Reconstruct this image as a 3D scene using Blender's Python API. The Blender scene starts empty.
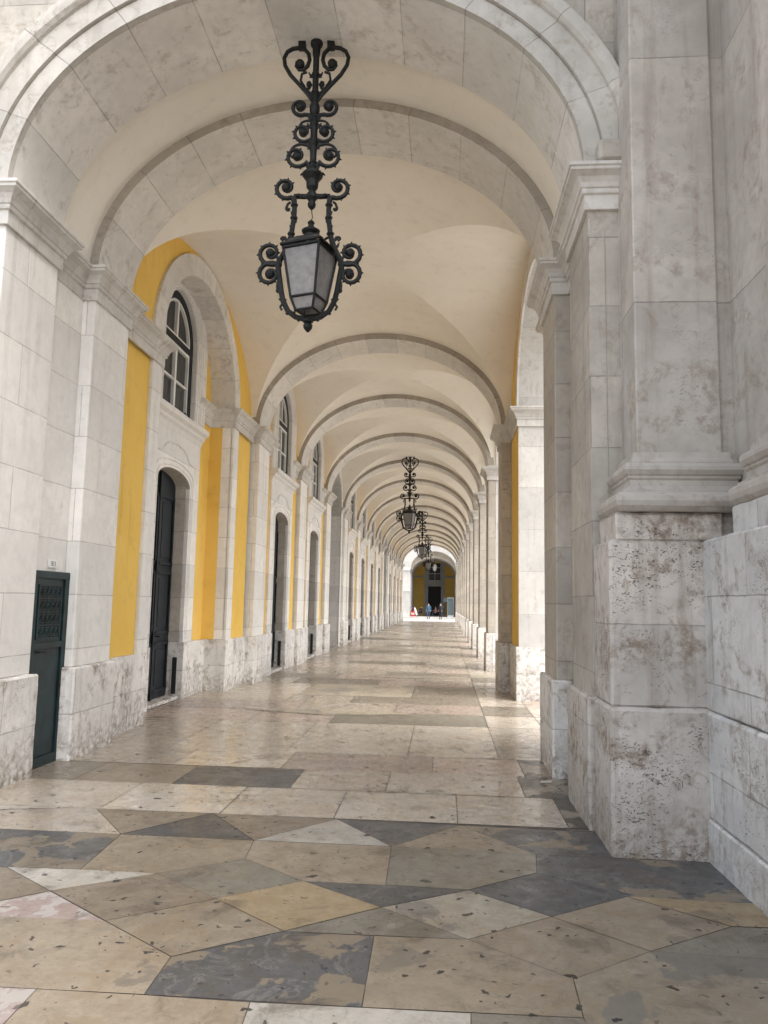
import bpy, bmesh, math, random
from mathutils import Vector, Matrix
random.seed(7)
C = bpy.context.scene.collection
sc = bpy.context.scene
R = math.radians
PI = math.pi

# ------------------------------------------------------------------ camera model (also used to lay out the paving)
F, VPX, VPY, ROLL, HC = 770.0, 444.0, 604.0, 0.019, 1.65
dx, dy = (VPX-384)/F, -(VPY-512)/F
DV = Vector((dx, dy, -1.0))
UV_ = Vector((math.sin(ROLL), math.cos(ROLL), math.sin(ROLL)*dx+math.cos(ROLL)*dy))
DV.normalize(); UV_.normalize(); XV = DV.cross(UV_)
def ground(px, py):
    c = Vector(((px-384)/F, -(py-512)/F, -1.0))
    r = (c.dot(XV), c.dot(DV), c.dot(UV_)); t = -HC/r[2]
    return (r[0]*t, r[1]*t)

cam = bpy.data.cameras.new('camera'); co = bpy.data.objects.new('camera', cam); C.objects.link(co)
M3 = Matrix((XV, DV, UV_))          # rows: world axes in camera space
co.matrix_world = Matrix.Translation((0, 0, HC)) @ M3.to_4x4()
cam.sensor_fit = 'VERTICAL'; cam.sensor_height = 36; cam.sensor_width = 27
cam.lens = F/1024*36; cam.clip_end = 2000; cam.clip_start = 0.05
sc.camera = co

# ------------------------------------------------------------------ node helper
class NT:
    def __init__(s, name):
        s.m = bpy.data.materials.new(name); s.m.use_nodes = True
        s.t = s.m.node_tree; s.t.nodes.clear()
        s.out = s.n('ShaderNodeOutputMaterial'); s.b = s.n('ShaderNodeBsdfPrincipled')
        s.l(s.b.outputs[0], s.out.inputs[0])
    def n(s, k, **kw):
        nd = s.t.nodes.new(k)
        for a, v in kw.items(): setattr(nd, a, v)
        return nd
    def l(s, a, b): s.t.links.new(a, b)
    def setin(s, nd, key, v):
        if isinstance(v, bpy.types.NodeSocket): s.l(v, nd.inputs[key])
        else: nd.inputs[key].default_value = v
    def noise(s, vec, scale, detail=4, rough=.55, dist=0):
        nd = s.n('ShaderNodeTexNoise'); s.l(vec, nd.inputs['Vector'])
        nd.inputs['Scale'].default_value = scale; nd.inputs['Detail'].default_value = detail
        nd.inputs['Roughness'].default_value = rough; nd.inputs['Distortion'].default_value = dist
        return nd.outputs['Fac']
    def ramp(s, f, a, b, lo=0.0, hi=1.0):
        nd = s.n('ShaderNodeMapRange'); nd.interpolation_type = 'SMOOTHSTEP'
        s.l(f, nd.inputs['Value']); nd.inputs['From Min'].default_value = a; nd.inputs['From Max'].default_value = b
        nd.inputs['To Min'].default_value = lo; nd.inputs['To Max'].default_value = hi
        return nd.outputs[0]
    def math(s, op, a, b=0.0, clamp=False):
        nd = s.n('ShaderNodeMath', operation=op); nd.use_clamp = clamp
        s.setin(nd, 0, a); s.setin(nd, 1, b); return nd.outputs[0]
    def mix(s, f, a, b, mode='MIX'):
        nd = s.n('ShaderNodeMix', data_type='RGBA', blend_type=mode)
        s.setin(nd, 0, f)
        for k, v in ((6, a), (7, b)):
            if isinstance(v, bpy.types.NodeSocket): s.l(v, nd.inputs[k])
            else: nd.inputs[k].default_value = (*v, 1)
        return nd.outputs[2]
    def pos(s, scale=(1, 1, 1), off=(0, 0, 0)):
        g = s.n('ShaderNodeNewGeometry'); mp = s.n('ShaderNodeMapping')
        s.l(g.outputs['Position'], mp.inputs['Vector']); mp.inputs['Scale'].default_value = scale
        mp.inputs['Location'].default_value = off
        return mp.outputs[0]
    def bump(s, h, strength, dist=.01, prev=None):
        nd = s.n('ShaderNodeBump'); s.l(h, nd.inputs['Height'])
        nd.inputs['Strength'].default_value = strength; nd.inputs['Distance'].default_value = dist
        if prev is not None: s.l(prev, nd.inputs['Normal'])
        return nd.outputs[0]
    def voro(s, vec, scale, feature='F1', rnd=1.0):
        nd = s.n('ShaderNodeTexVoronoi', feature=feature); s.l(vec, nd.inputs['Vector'])
        nd.inputs['Scale'].default_value = scale; nd.inputs['Randomness'].default_value = rnd
        return nd

def simple(name, col, rough=.5, metal=0.0, var=.12, vscale=6, bump=.15, bscale=60, spec=.5):
    t = NT(name); p = t.pos()
    n = t.noise(p, vscale, 5)
    dark = tuple(c*(1-var*1.5) for c in col); lite = tuple(min(1, c*(1+var)) for c in col)
    t.l(t.mix(t.ramp(n, .3, .7), dark, lite), t.b.inputs['Base Color'])
    t.b.inputs['Roughness'].default_value = rough; t.b.inputs['Metallic'].default_value = metal
    t.b.inputs['Specular IOR Level'].default_value = spec
    if bump: t.l(t.bump(t.noise(p, bscale, 3), bump, .004), t.b.inputs['Normal'])
    return t.m

def stone(name, a, b, cw=.95, ch=.56, joint=.6, pit=.3, stain=.3, streak=.3, offs=.5, stcol=(.20, .155, .115), jw=.006, low=0.0, rough=.72):
    """Lioz limestone cut in blocks: joints follow the UVs (metres), wear follows the world position."""
    t = NT(name); p = t.pos()
    uv = t.n('ShaderNodeUVMap').outputs[0]
    wob = t.n('ShaderNodeVectorMath', operation='ADD')
    wn = t.n('ShaderNodeTexNoise'); t.l(p, wn.inputs['Vector']); wn.inputs['Scale'].default_value = 5
    ws = t.n('ShaderNodeVectorMath', operation='SCALE'); t.l(wn.outputs['Color'], ws.inputs[0]); ws.inputs['Scale'].default_value = .012
    t.l(uv, wob.inputs[0]); t.l(ws.outputs[0], wob.inputs[1])
    br = t.n('ShaderNodeTexBrick'); t.l(wob.outputs[0], br.inputs['Vector'])
    br.offset = offs; br.inputs['Scale'].default_value = 1; br.inputs['Brick Width'].default_value = cw
    br.inputs['Row Height'].default_value = ch; br.inputs['Mortar Size'].default_value = jw; br.inputs['Mortar Smooth'].default_value = .4
    br.inputs['Color1'].default_value = (.80, .80, .80, 1); br.inputs['Color2'].default_value = (1.08, 1.06, 1.04, 1)
    br.inputs['Mortar'].default_value = (.95, .95, .95, 1); br.inputs['Bias'].default_value = .15
    n1 = t.noise(p, 1.3, 6, .6); n2 = t.noise(p, 9, 6, .62)
    base = t.mix(t.ramp(n1, .32, .68), a, b)
    base = t.mix(.8, base, br.outputs['Color'], 'MULTIPLY')
    base = t.mix(t.ramp(n2, .35, .75, 0, .35), base, tuple(c*.78 for c in a))
    # vertical rain streaks
    ps = t.pos((9, 9, .55)); n3 = t.noise(ps, 1.0, 6, .6)
    base = t.mix(t.ramp(n3, .52, .75, 0, streak), base, stcol)
    # broad blotches of dirt with their own outline
    n4 = t.noise(p, 2.6, 8, .66, .6); n5 = t.noise(t.pos((1, 1, 1), (7, 3, 5)), 14, 6, .7)
    blot = t.math('MULTIPLY', t.ramp(n4, .56-.1*stain, .68-.06*stain), t.ramp(n5, .35, .62))
    base = t.mix(t.math('MULTIPLY', blot, stain), base, stcol)
    n6 = t.noise(t.pos((1, 1, .7), (2, 8, 4)), 6.5, 10, .72, 1.0)
    base = t.mix(t.ramp(n6, .55, .66, 0, stain*.75), base, (.25, .19, .14))
    if low:
        sz = t.n('ShaderNodeSeparateXYZ'); t.l(p, sz.inputs[0])
        lowm = t.math('MULTIPLY', t.ramp(sz.outputs[2], 0.0, .5, 1, 0), t.ramp(n5, .38, .66))
        base = t.mix(t.math('MULTIPLY', lowm, low), base, stcol)
    # pits and fossil holes
    pv = t.pos((1, 1, 1.9)); dn = t.n('ShaderNodeTexNoise'); t.l(pv, dn.inputs['Vector']); dn.inputs['Scale'].default_value = 26; dn.inputs['Detail'].default_value = 4
    mx = t.n('ShaderNodeMix', data_type='VECTOR'); mx.inputs[0].default_value = .16; t.l(pv, mx.inputs[4]); t.l(dn.outputs['Color'], mx.inputs[5])
    v = t.voro(mx.outputs[1], 31); vc = t.n('ShaderNodeSeparateColor'); t.l(v.outputs['Color'], vc.inputs[0])
    where = t.ramp(t.noise(t.pos((1, 1, 1), (3, 9, 1)), 2.2, 4), .60-.17*pit, .70-.13*pit)
    pm = t.math('MULTIPLY', t.ramp(t.math('SUBTRACT', t.math('MULTIPLY', vc.outputs[0], .42), v.outputs['Distance']), -.02, .10), where)
    base = t.mix(t.math('MULTIPLY', pm, pit), base, (.13, .10, .08))
    jm = t.math('MULTIPLY', br.outputs['Fac'], joint)
    jn = t.math('MULTIPLY', jm, t.ramp(t.noise(p, 4, 3), .3, .6, .35, 1))
    base = t.mix(jn, base, (.10, .085, .07))
    t.l(base, t.b.inputs['Base Color'])
    t.b.inputs['Roughness'].default_value = rough; t.b.inputs['Specular IOR Level'].default_value = .35
    h = t.math('SUBTRACT', t.math('MULTIPLY', n2, .5), t.math('MULTIPLY', br.outputs['Fac'], 1.0))
    nb = t.bump(h, .35, .012)
    nb = t.bump(t.math('MULTIPLY', pm, -1.0), min(1, pit*1.2), .012, nb)
    nb = t.bump(t.noise(p, 90, 4, .7), .22, .004, nb)
    t.l(nb, t.b.inputs['Normal'])
    return t.m

def paving(name, a, b, patch=None, pamt=.0, dots=.85, veins=None, rough=.34, pscale=1.6):
    t = NT(name); p = t.pos()
    n1 = t.noise(p, 1.1, 6, .6); n2 = t.noise(p, 7, 7, .68)
    base = t.mix(t.ramp(n1, .3, .7), a, b)
    base = t.mix(t.ramp(n2, .36, .72, 0, .5), base, tuple(c*.66 for c in a))
    gn = t.noise(p, 38, 5, .7)
    base = t.mix(t.ramp(gn, .3, .75, 0, .35), base, tuple(min(1, c*1.3) for c in b))
    cl = t.noise(t.pos((1, 1, 1), (3, 8, 6)), 3.4, 8, .7, .8)
    base = t.mix(t.ramp(cl, .46, .62, 0, .55), base, tuple(c*k_ for c, k_ in zip(b, (.78, .70, .60))))
    cl2 = t.noise(t.pos((1, 1, 1), (13, 2, 6)), 5.5, 9, .72, .4)
    base = t.mix(t.ramp(cl2, .54, .66, 0, .4), base, tuple(min(1, c*1.25) for c in b))
    hv = t.noise(t.pos((1, 1, 1), (1, 12, 0)), 1.9, 9, .62, 1.6)
    base = t.mix(t.ramp(t.math('ABSOLUTE', t.math('SUBTRACT', hv, .5)), 0, .008, .4, 0), base, tuple(c*.45 for c in a))
    if veins:
        vn = t.noise(t.pos((1, 1, 1), (4, 2, 0)), 2.6, 8, .6, 1.2)
        vv = t.math('ABSOLUTE', t.math('SUBTRACT', vn, .5))
        base = t.mix(t.ramp(vv, 0, .018, .55, 0), base, veins)
    if patch:
        pn = t.noise(t.pos((1, 1, 1), (1.7, 5.1, 0)), pscale, 9, .6, .35)
        base = t.mix(t.ramp(pn, .5+pamt, .515+pamt), base, patch)
    # dark fossil holes, gum spots and scuffs
    pd = t.pos((1, 1, 1)); dn = t.n('ShaderNodeTexNoise'); t.l(pd, dn.inputs['Vector']); dn.inputs['Scale'].default_value = 14; dn.inputs['Detail'].default_value = 4
    mx = t.n('ShaderNodeMix', data_type='VECTOR'); mx.inputs[0].default_value = .11; t.l(pd, mx.inputs[4]); t.l(dn.outputs['Color'], mx.inputs[5])
    v1 = t.voro(mx.outputs[1], 5.0); v2 = t.voro(mx.outputs[1], 13.0); v1.voronoi_dimensions = '2D'; v2.voronoi_dimensions = '2D'
    c1 = t.n('ShaderNodeSeparateColor'); t.l(v1.outputs['Color'], c1.inputs[0])
    c2 = t.n('ShaderNodeSeparateColor'); t.l(v2.outputs['Color'], c2.inputs[0])
    r1 = t.math('MULTIPLY', c1.outputs[0], .11); r2 = t.math('MULTIPLY', c2.outputs[0], .18)
    d1 = t.math('MULTIPLY', t.ramp(t.math('SUBTRACT', r1, v1.outputs['Distance']), 0, .012), t.ramp(c1.outputs[1], .55, .58))
    d2 = t.math('MULTIPLY', t.ramp(t.math('SUBTRACT', r2, v2.outputs['Distance']), 0, .03), t.math('MULTIPLY', t.ramp(c2.outputs[1], .5, .53), t.ramp(t.noise(p, 1.7, 3), .38, .52)))
    dm = t.math('MAXIMUM', d1, d2)
    base = t.mix(t.math('MULTIPLY', dm, dots), base, (.015, .014, .015))
    # brown foot-worn grime
    gm = t.noise(t.pos((1, 1, 1), (9, 1, 2)), 3.2, 9, .72, .5)
    base = t.mix(t.ramp(gm, .52, .66, 0, .6), base, (.11, .09, .07))
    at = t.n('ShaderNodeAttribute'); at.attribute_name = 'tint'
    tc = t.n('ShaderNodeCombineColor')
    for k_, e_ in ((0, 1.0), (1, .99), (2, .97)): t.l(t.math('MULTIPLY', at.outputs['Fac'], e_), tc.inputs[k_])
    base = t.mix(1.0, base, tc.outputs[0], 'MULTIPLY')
    t.l(base, t.b.inputs['Base Color'])
    rr = t.math('ADD', t.ramp(n2, .3, .75, rough-.08, rough+.16), t.math('MULTIPLY', dm, .2), True)
    t.l(rr, t.b.inputs['Roughness'])
    nb = t.bump(n1, .12, .03)
    nb = t.bump(n2, .05, .006, nb)
    nb = t.bump(t.math('MULTIPLY', dm, -1.0), .5, .004, nb)
    t.l(nb, t.b.inputs['Normal'])
    return t.m

def plaster(name, a, b, soft=.2, stcol=(.3, .25, .18)):
    t = NT(name); p = t.pos()
    n1 = t.noise(p, .7, 5, .55); n2 = t.noise(p, 4, 7, .65)
    base = t.mix(t.ramp(n1, .3, .7), a, b)
    base = t.mix(t.ramp(n2, .5, .8, 0, soft), base, stcol)
    n3 = t.noise(t.pos((7, 7, .5)), 1, 6, .6)
    base = t.mix(t.ramp(n3, .55, .8, 0, soft), base, stcol)
    t.l(base, t.b.inputs['Base Color']); t.b.inputs['Roughness'].default_value = .85
    t.b.inputs['Specular IOR Level'].default_value = .2
    nb = t.bump(n2, .12, .02); nb = t.bump(t.noise(p, 120, 3), .12, .003, nb)
    t.l(nb, t.b.inputs['Normal'])
    return t.m

W1, W2 = (.72, .705, .675), (.80, .785, .755)
M = dict(
    stone=stone('pale_limestone', W1, W2, cw=2.6, joint=.42, pit=.28, stain=.14, streak=.22, low=.5),
    taupe=stone('taupe_limestone_with_shade', (.40, .365, .315), (.50, .465, .41), cw=2.6, joint=.5, pit=.35, stain=.45, streak=.35, low=.5),  # dark taupe stone; on the right piers it also carries their backlit shade
    plinth=stone('worn_plinth_limestone', (.66, .645, .615), (.78, .765, .735), cw=1.3, ch=.47, pit=.55, stain=.78, streak=.42, low=.85, joint=.5),
    ring=stone('voussoir_limestone', (.64, .62, .58), (.75, .73, .69), cw=.62, ch=30, offs=0, joint=.5, pit=.25, stain=.4, streak=.1, jw=.006),
    archi=stone('weathered_archivolt_limestone', (.43, .41, .375), (.56, .54, .50), cw=.62, ch=30, offs=0, joint=.5, pit=.5, stain=.5, streak=.25, jw=.006),
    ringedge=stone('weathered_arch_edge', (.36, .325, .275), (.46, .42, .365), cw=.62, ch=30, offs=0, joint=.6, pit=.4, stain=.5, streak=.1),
    cornice=stone('moulding_limestone', (.56, .54, .505), (.70, .68, .645), cw=1.2, ch=30, offs=0, joint=.5, pit=.3, stain=.4, streak=.3),
    front=stone('weathered_grey_limestone', (.36, .335, .295), (.49, .46, .41), cw=1.15, ch=.58, pit=.35, stain=.5, streak=.3, joint=.5),
    giant=stone('pilaster_limestone', (.38, .35, .315), (.53, .50, .46), cw=3.0, ch=1.95, offs=0, pit=.4, stain=.55, streak=.35, joint=.55),
    pedestal=stone('pitted_pedestal_limestone', (.45, .42, .385), (.60, .56, .52), cw=3, ch=.77, offs=0, pit=.85, stain=.9, streak=.45, low=.6, joint=.45),
    pedplinth=stone('pitted_base_limestone', (.44, .41, .375), (.59, .55, .51), cw=3, ch=30, offs=0, pit=.85, stain=.95, streak=.5, low=.8, joint=.3),
    sidew=stone('side_wall_limestone', (.52, .515, .505), (.64, .635, .62), cw=.95, ch=.58, offs=.35, pit=.7, stain=.7, streak=.4, joint=.55, low=.45),
    vault=plaster('cream_vault_plaster', (.78, .735, .65), (.83, .785, .70), .15),
    ochre=plaster('ochre_plaster', (.72, .465, .10), (.79, .53, .14), .3, (.36, .2, .05)),
    green=simple('dark_green_paint', (.009, .024, .026), .5, var=.3, spec=.35),
    navy=simple('dark_navy_paint', (.008, .012, .016), .55, var=.3, spec=.3),
    white=simple('white_window_paint', (.72, .72, .70), .45, var=.05),
    iron=simple('blackened_iron', (.008, .009, .009), .55, metal=0, spec=.3, var=.4, vscale=30, bump=.4, bscale=90),
    black=simple('black_void', (.01, .01, .01), .7),
    outer=stone('outer_pale_limestone', (.50, .49, .465), (.58, .57, .545), cw=1.3, ch=.75, joint=.4, pit=.3, stain=.3, streak=.3),
    farstone=stone('bright_facade_stone', (.40, .39, .37), (.48, .47, .45), pit=.1, stain=.2, streak=.3, cw=1.2, ch=.6),
    cobble=stone('plaza_stone', (.40, .38, .35), (.47, .45, .42), cw=.6, ch=.6, pit=.2, stain=.3, streak=0),
    grout=simple('dark_grout', (.10, .085, .07), .8, var=.3),
)
M['p_tan'] = paving('tan_limestone_slab', (.27, .225, .17), (.34, .285, .215), patch=(.22, .19, .15), pamt=.12)
M['p_tan2'] = paving('brown_limestone_slab', (.215, .18, .14), (.27, .225, .175), dots=.8)
M['p_gold'] = paving('golden_limestone_slab', (.34, .265, .165), (.41, .32, .20), dots=.5)
M['p_olive'] = paving('olive_grey_slab', (.19, .175, .145), (.245, .225, .185), dots=.6)
M['p_dark'] = paving('blue_grey_slab', (.078, .081, .087), (.105, .108, .112), dots=.5, veins=(.2, .2, .2))
M['p_dpatch'] = paving('patchy_blue_slab', (.085, .089, .096), (.12, .122, .125), patch=(.24, .20, .15), pamt=.035, dots=.5, veins=(.26, .25, .23), pscale=1.9)
M['p_white'] = paving('white_marble_slab', (.43, .41, .36), (.52, .49, .44), dots=.8, rough=.36)
M['p_wpatch'] = paving('grey_white_slab', (.34, .31, .25), (.42, .38, .31), patch=(.25, .23, .20), pamt=.06, dots=.8)
M['p_grime'] = paving('grimy_slab', (.25, .22, .18), (.31, .275, .23), patch=(.085, .077, .068), pamt=-.02, dots=.9, pscale=2.3)
M['p_mottle'] = paving('mottled_tan_slab', (.23, .20, .15), (.30, .26, .20), patch=(.18, .165, .14), pamt=.03, dots=.9)
M['p_pink'] = paving('pink_marble_slab', (.33, .245, .225), (.42, .35, .325), patch=(.46, .42, .39), pamt=.03, dots=.6, pscale=9)
M['p_light'] = paving('light_beige_slab', (.37, .325, .27), (.46, .41, .345), dots=1, rough=.24)
M['p_light2'] = paving('cream_slab', (.43, .385, .325), (.52, .47, .40), dots=1, rough=.22)
M['p_rose'] = paving('rose_beige_slab', (.37, .30, .26), (.45, .375, .325), dots=1, rough=.24)
M['p_mud'] = paving('grey_brown_slab', (.20, .175, .145), (.26, .23, .19), dots=.5, rough=.30)
def glass(name, col, rough, alpha_t=0.0):
    t = NT(name); t.b.inputs['Base Color'].default_value = (*col, 1); t.b.inputs['Roughness'].default_value = rough
    t.b.inputs['Transmission Weight'].default_value = alpha_t; return t.m
M['pane'] = glass('dark_window_glass', (.03, .034, .036), .22); [n_ for n_ in M['pane'].node_tree.nodes if n_.type == 'BSDF_PRINCIPLED'][0].inputs['Specular IOR Level'].default_value = .3
def frosted():
    t = NT('frosted_lamp_glass'); p = t.pos(); n = t.noise(p, 14, 5, .7)
    t.l(t.mix(t.ramp(n, .3, .7), (.22, .21, .205), (.36, .345, .33)), t.b.inputs['Base Color'])
    t.b.inputs['Roughness'].default_value = .45; t.b.inputs['Transmission Weight'].default_value = .35
    t.l(t.bump(n, .2, .004), t.b.inputs['Normal']); return t.m
M['frost'] = frosted()

# ------------------------------------------------------------------ mesh builder
class MB:
    def __init__(s): s.v = []; s.f = []; s.uv = []; s.mi = []; s.mats = []; s.sm = []
    def mat(s, m):
        if m not in s.mats: s.mats.append(m)
        return s.mats.index(m)
    def face(s, pts, m, uv=None, smooth=False):
        b = len(s.v); s.v += [tuple(p) for p in pts]; s.f.append(tuple(range(b, b+len(pts))))
        if uv is None:
            n = Vector((0, 0, 0)); P = [Vector(p) for p in pts]
            for i in range(len(P)): n += P[i].cross(P[(i+1) % len(P)])
            ax = max(range(3), key=lambda k: abs(n[k]))
            uv = [(p[1], p[2]) if ax == 0 else (p[0], p[2]) if ax == 1 else (p[0], p[1]) for p in pts]
        s.uv.append(uv); s.mi.append(s.mat(m)); s.sm.append(smooth)
    def box(s, x0, x1, y0, y1, z0, z1, m):
        x0, x1 = sorted((x0, x1)); y0, y1 = sorted((y0, y1)); z0, z1 = sorted((z0, z1))
        a = [(x0, y0, z0), (x1, y0, z0), (x1, y1, z0), (x0, y1, z0), (x0, y0, z1), (x1, y0, z1), (x1, y1, z1), (x0, y1, z1)]
        for q in ((0, 3, 2, 1), (4, 5, 6, 7), (0, 1, 5, 4), (1, 2, 6, 5), (2, 3, 7, 6), (3, 0, 4, 7)): s.face([a[i] for i in q], m)
        return s
    def prism(s, poly, z0, z1, m):
        n = len(poly)
        if sum(poly[i][0]*poly[(i+1) % n][1]-poly[(i+1) % n][0]*poly[i][1] for i in range(n)) < 0: poly = poly[::-1]
        for i in range(n):
            a, b = poly[i], poly[(i+1) % n]
            s.face([(*a, z0), (*b, z0), (*b, z1), (*a, z1)], m)
        s.face([(*p, z1) for p in poly], m); s.face([(*p, z0) for p in reversed(poly)], m)
        return s
    def sweep(s, path, prof, side, m):
        """profile [(out, z)] run along a plan path; side = +1 pushes to the left of travel, -1 to the right"""
        P = [Vector(p) for p in path]; offs = []
        for i in range(len(P)):
            ns = []
            if i > 0: d = (P[i]-P[i-1]).normalized(); ns.append(Vector((-d.y, d.x))*side)
            if i < len(P)-1: d = (P[i+1]-P[i]).normalized(); ns.append(Vector((-d.y, d.x))*side)
            if len(ns) == 1: o = ns[0]
            else:
                o = ns[0]+ns[1]; o = o/max(.3, o.dot(ns[0]))
            offs.append(o)
        L = [0]
        for i in range(1, len(P)): L.append(L[-1]+(P[i]-P[i-1]).length)
        acc = [0]
        for j in range(1, len(prof)): acc.append(acc[-1]+math.dist(prof[j], prof[j-1]))
        q = lambda i, j: (P[i].x+offs[i].x*prof[j][0], P[i].y+offs[i].y*prof[j][0], prof[j][1])
        for i in range(len(P)-1):
            for j in range(len(prof)-1):
                pts = [q(i, j), q(i+1, j), q(i+1, j+1), q(i, j+1)]
                uv = [(L[i], acc[j]), (L[i+1], acc[j]), (L[i+1], acc[j+1]), (L[i], acc[j+1])]
                if side > 0: pts = pts[::-1]; uv = uv[::-1]
                s.face(pts, m, uv)
        s.face([q(0, j) for j in range(len(prof))], m); s.face([q(len(P)-1, j) for j in reversed(range(len(prof)))], m)
        return s
    def tube(s, pts, rad, m, seg=8, cap=True):
        P = [Vector(p) for p in pts]; n = len(P); rings = []
        rr = rad if isinstance(rad, (list, tuple)) else [rad]*n
        up = None
        for i in range(n):
            d = (P[min(i+1, n-1)]-P[max(i-1, 0)]).normalized()
            if up is None:
                up = Vector((0, 1, 0)) if abs(d.y) < .9 else Vector((1, 0, 0))
            a = up-d*up.dot(d)
            if a.length < 1e-4: a = Vector((1, 0, 0))-d*d.x
            a.normalize(); up = a; b = d.cross(a)
            rings.append([P[i]+(a*math.cos(2*PI*k/seg)+b*math.sin(2*PI*k/seg))*rr[i] for k in range(seg)])
        for i in range(n-1):
            for k in range(seg):
                k2 = (k+1) % seg
                s.face([rings[i][k], rings[i][k2], rings[i+1][k2], rings[i+1][k]], m, smooth=True)
        if cap:
            s.face(rings[0][::-1], m); s.face(rings[-1], m)
        return s
    def lathe(s, prof, m, c=(0, 0, 0), seg=14):
        """profile [(r, z)] about the vertical"""
        for j in range(len(prof)-1):
            (r0, z0), (r1, z1) = prof[j], prof[j+1]
            for k in range(seg):
                a0, a1 = 2*PI*k/seg, 2*PI*(k+1)/seg
                p = lambda r, a, z: (c[0]+r*math.cos(a), c[1]+r*math.sin(a), c[2]+z)
                pts = [p(r0, a0, z0), p(r0, a1, z0), p(r1, a1, z1), p(r1, a0, z1)]
                if r0 < 1e-5: pts = pts[1:]
                elif r1 < 1e-5: pts = pts[:3]
                s.face(pts, m, smooth=True)
        return s
    def ball(s, c, r, m, seg=8, sq=1.0):
        prof = [(max(0, r*math.sin(PI*j/6)), -r*sq*math.cos(PI*j/6)) for j in range(7)]
        prof[0] = (0, prof[0][1]); prof[-1] = (0, prof[-1][1])
        return s.lathe(prof, m, c, seg)
    def build(s, name, parent=None, bevel=0.0, merge=True, kind=None):
        me = bpy.data.meshes.new(name); me.from_pydata(s.v, [], s.f)
        ul = me.uv_layers.new(name='UVMap'); i = 0
        for uv in s.uv:
            for c in uv: ul.data[i].uv = c; i += 1
        for m in s.mats: me.materials.append(m)
        me.polygons.foreach_set('material_index', s.mi); me.polygons.foreach_set('use_smooth', s.sm)
        if merge:
            bm = bmesh.new(); bm.from_mesh(me); bmesh.ops.remove_doubles(bm, verts=bm.verts, dist=2e-4); bm.to_mesh(me); bm.free()
        me.update()
        o = bpy.data.objects.new(name, me); C.objects.link(o)
        if parent is not None: o.parent = parent
        if kind: o['kind'] = kind
        if bevel:
            b = o.modifiers.new('bevel', 'BEVEL'); b.width = bevel; b.segments = 2; b.limit_method = 'ANGLE'; b.angle_limit = R(40)
        if merge and any(s.sm):
            e = o.modifiers.new('split', 'EDGE_SPLIT'); e.split_angle = R(28)
        return o

def empty(name, loc=(0, 0, 0), label=None, cat=None, group=None, rz=0):
    o = bpy.data.objects.new(name, None); C.objects.link(o); o.location = loc; o.rotation_euler = (0, 0, rz); o.empty_display_size = .2
    tag(o, label, cat, group); return o
def tag(o, label=None, cat=None, group=None):
    if label: o['label'] = label
    if cat: o['category'] = cat
    if group: o['group'] = group
    return o
def kids(o): return [c for c in bpy.data.objects if c.parent is o]
def dup(o, parent=None, dy_=0.0, dz_=0.0):
    c = o.copy(); C.objects.link(c); c.parent = parent
    c.location = (o.location.x, o.location.y+dy_, o.location.z+dz_)
    for k in kids(o): dup(k, c)
    return c

# ------------------------------------------------------------------ the shape of the arcade (metres; y runs down the arcade)
XC, A, RISE, SPR = -1.355, 2.465, 1.85, 5.2
XL, XR = XC-A, XC+A                       # pier faces -3.82 / 1.11
def arc(t, a=A, r=RISE): return (a*math.cos(t), SPR+r*math.sin(t))
RINGS = [7.80]+[15.28+4.65*k for k in range(13)]
RT = .90                                  # depth of each arch ring
PASS = (3, 8)                             # ring gaps that open into a side passage instead of a shop door

b = empty('arcade_building', (0, 6.1, 0), 'long vaulted arcade building with white stone piers, ochre walls and repeating arches', 'arcade')
BO = Vector((0, 6.1, 0))
def part(mb, name, parent=b, **k):
    o = mb.build(name, parent, **k)
    if parent is b: o.location = -BO
    return o

IMP = [(0, 4.86), (.03, 4.86), (.03, 4.985), (.05, 4.99), (.055, 5.01), (.05, 5.03), (.065, 5.035), (.075, 5.07), (.10, 5.11), (.14, 5.135), (.155, 5.14), (.155, 5.165), (.17, 5.17), (.17, 5.2), (0, 5.2)]
PL = .93

def ring_mb(y0, y1, back=.16, mat='ring', front='ringedge', n=40, a=A, r=RISE, c=XC, chamf=0):
    mb = MB(); u = 0; prev = None
    for i in range(n+1):
        t = PI*i/n
        x, z = arc(t, a, r); xo, zo = arc(t, a+back, r+back)
        cur = (c+x, z, c+xo, zo)
        if prev:
            du = math.dist(cur[:2], prev[:2])
            p, q = prev, cur
            mb.face([(p[0], y0, p[1]), (p[0], y1, p[1]), (q[0], y1, q[1]), (q[0], y0, q[1])], M[mat], [(u, y0), (u, y1), (u+du, y1), (u+du, y0)], True)
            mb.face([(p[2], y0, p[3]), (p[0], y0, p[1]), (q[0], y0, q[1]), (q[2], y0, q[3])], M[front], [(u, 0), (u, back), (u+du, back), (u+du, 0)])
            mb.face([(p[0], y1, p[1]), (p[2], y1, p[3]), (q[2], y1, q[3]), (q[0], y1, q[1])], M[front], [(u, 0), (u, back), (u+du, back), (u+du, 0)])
            u += du
        prev = cur
    return mb

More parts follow.
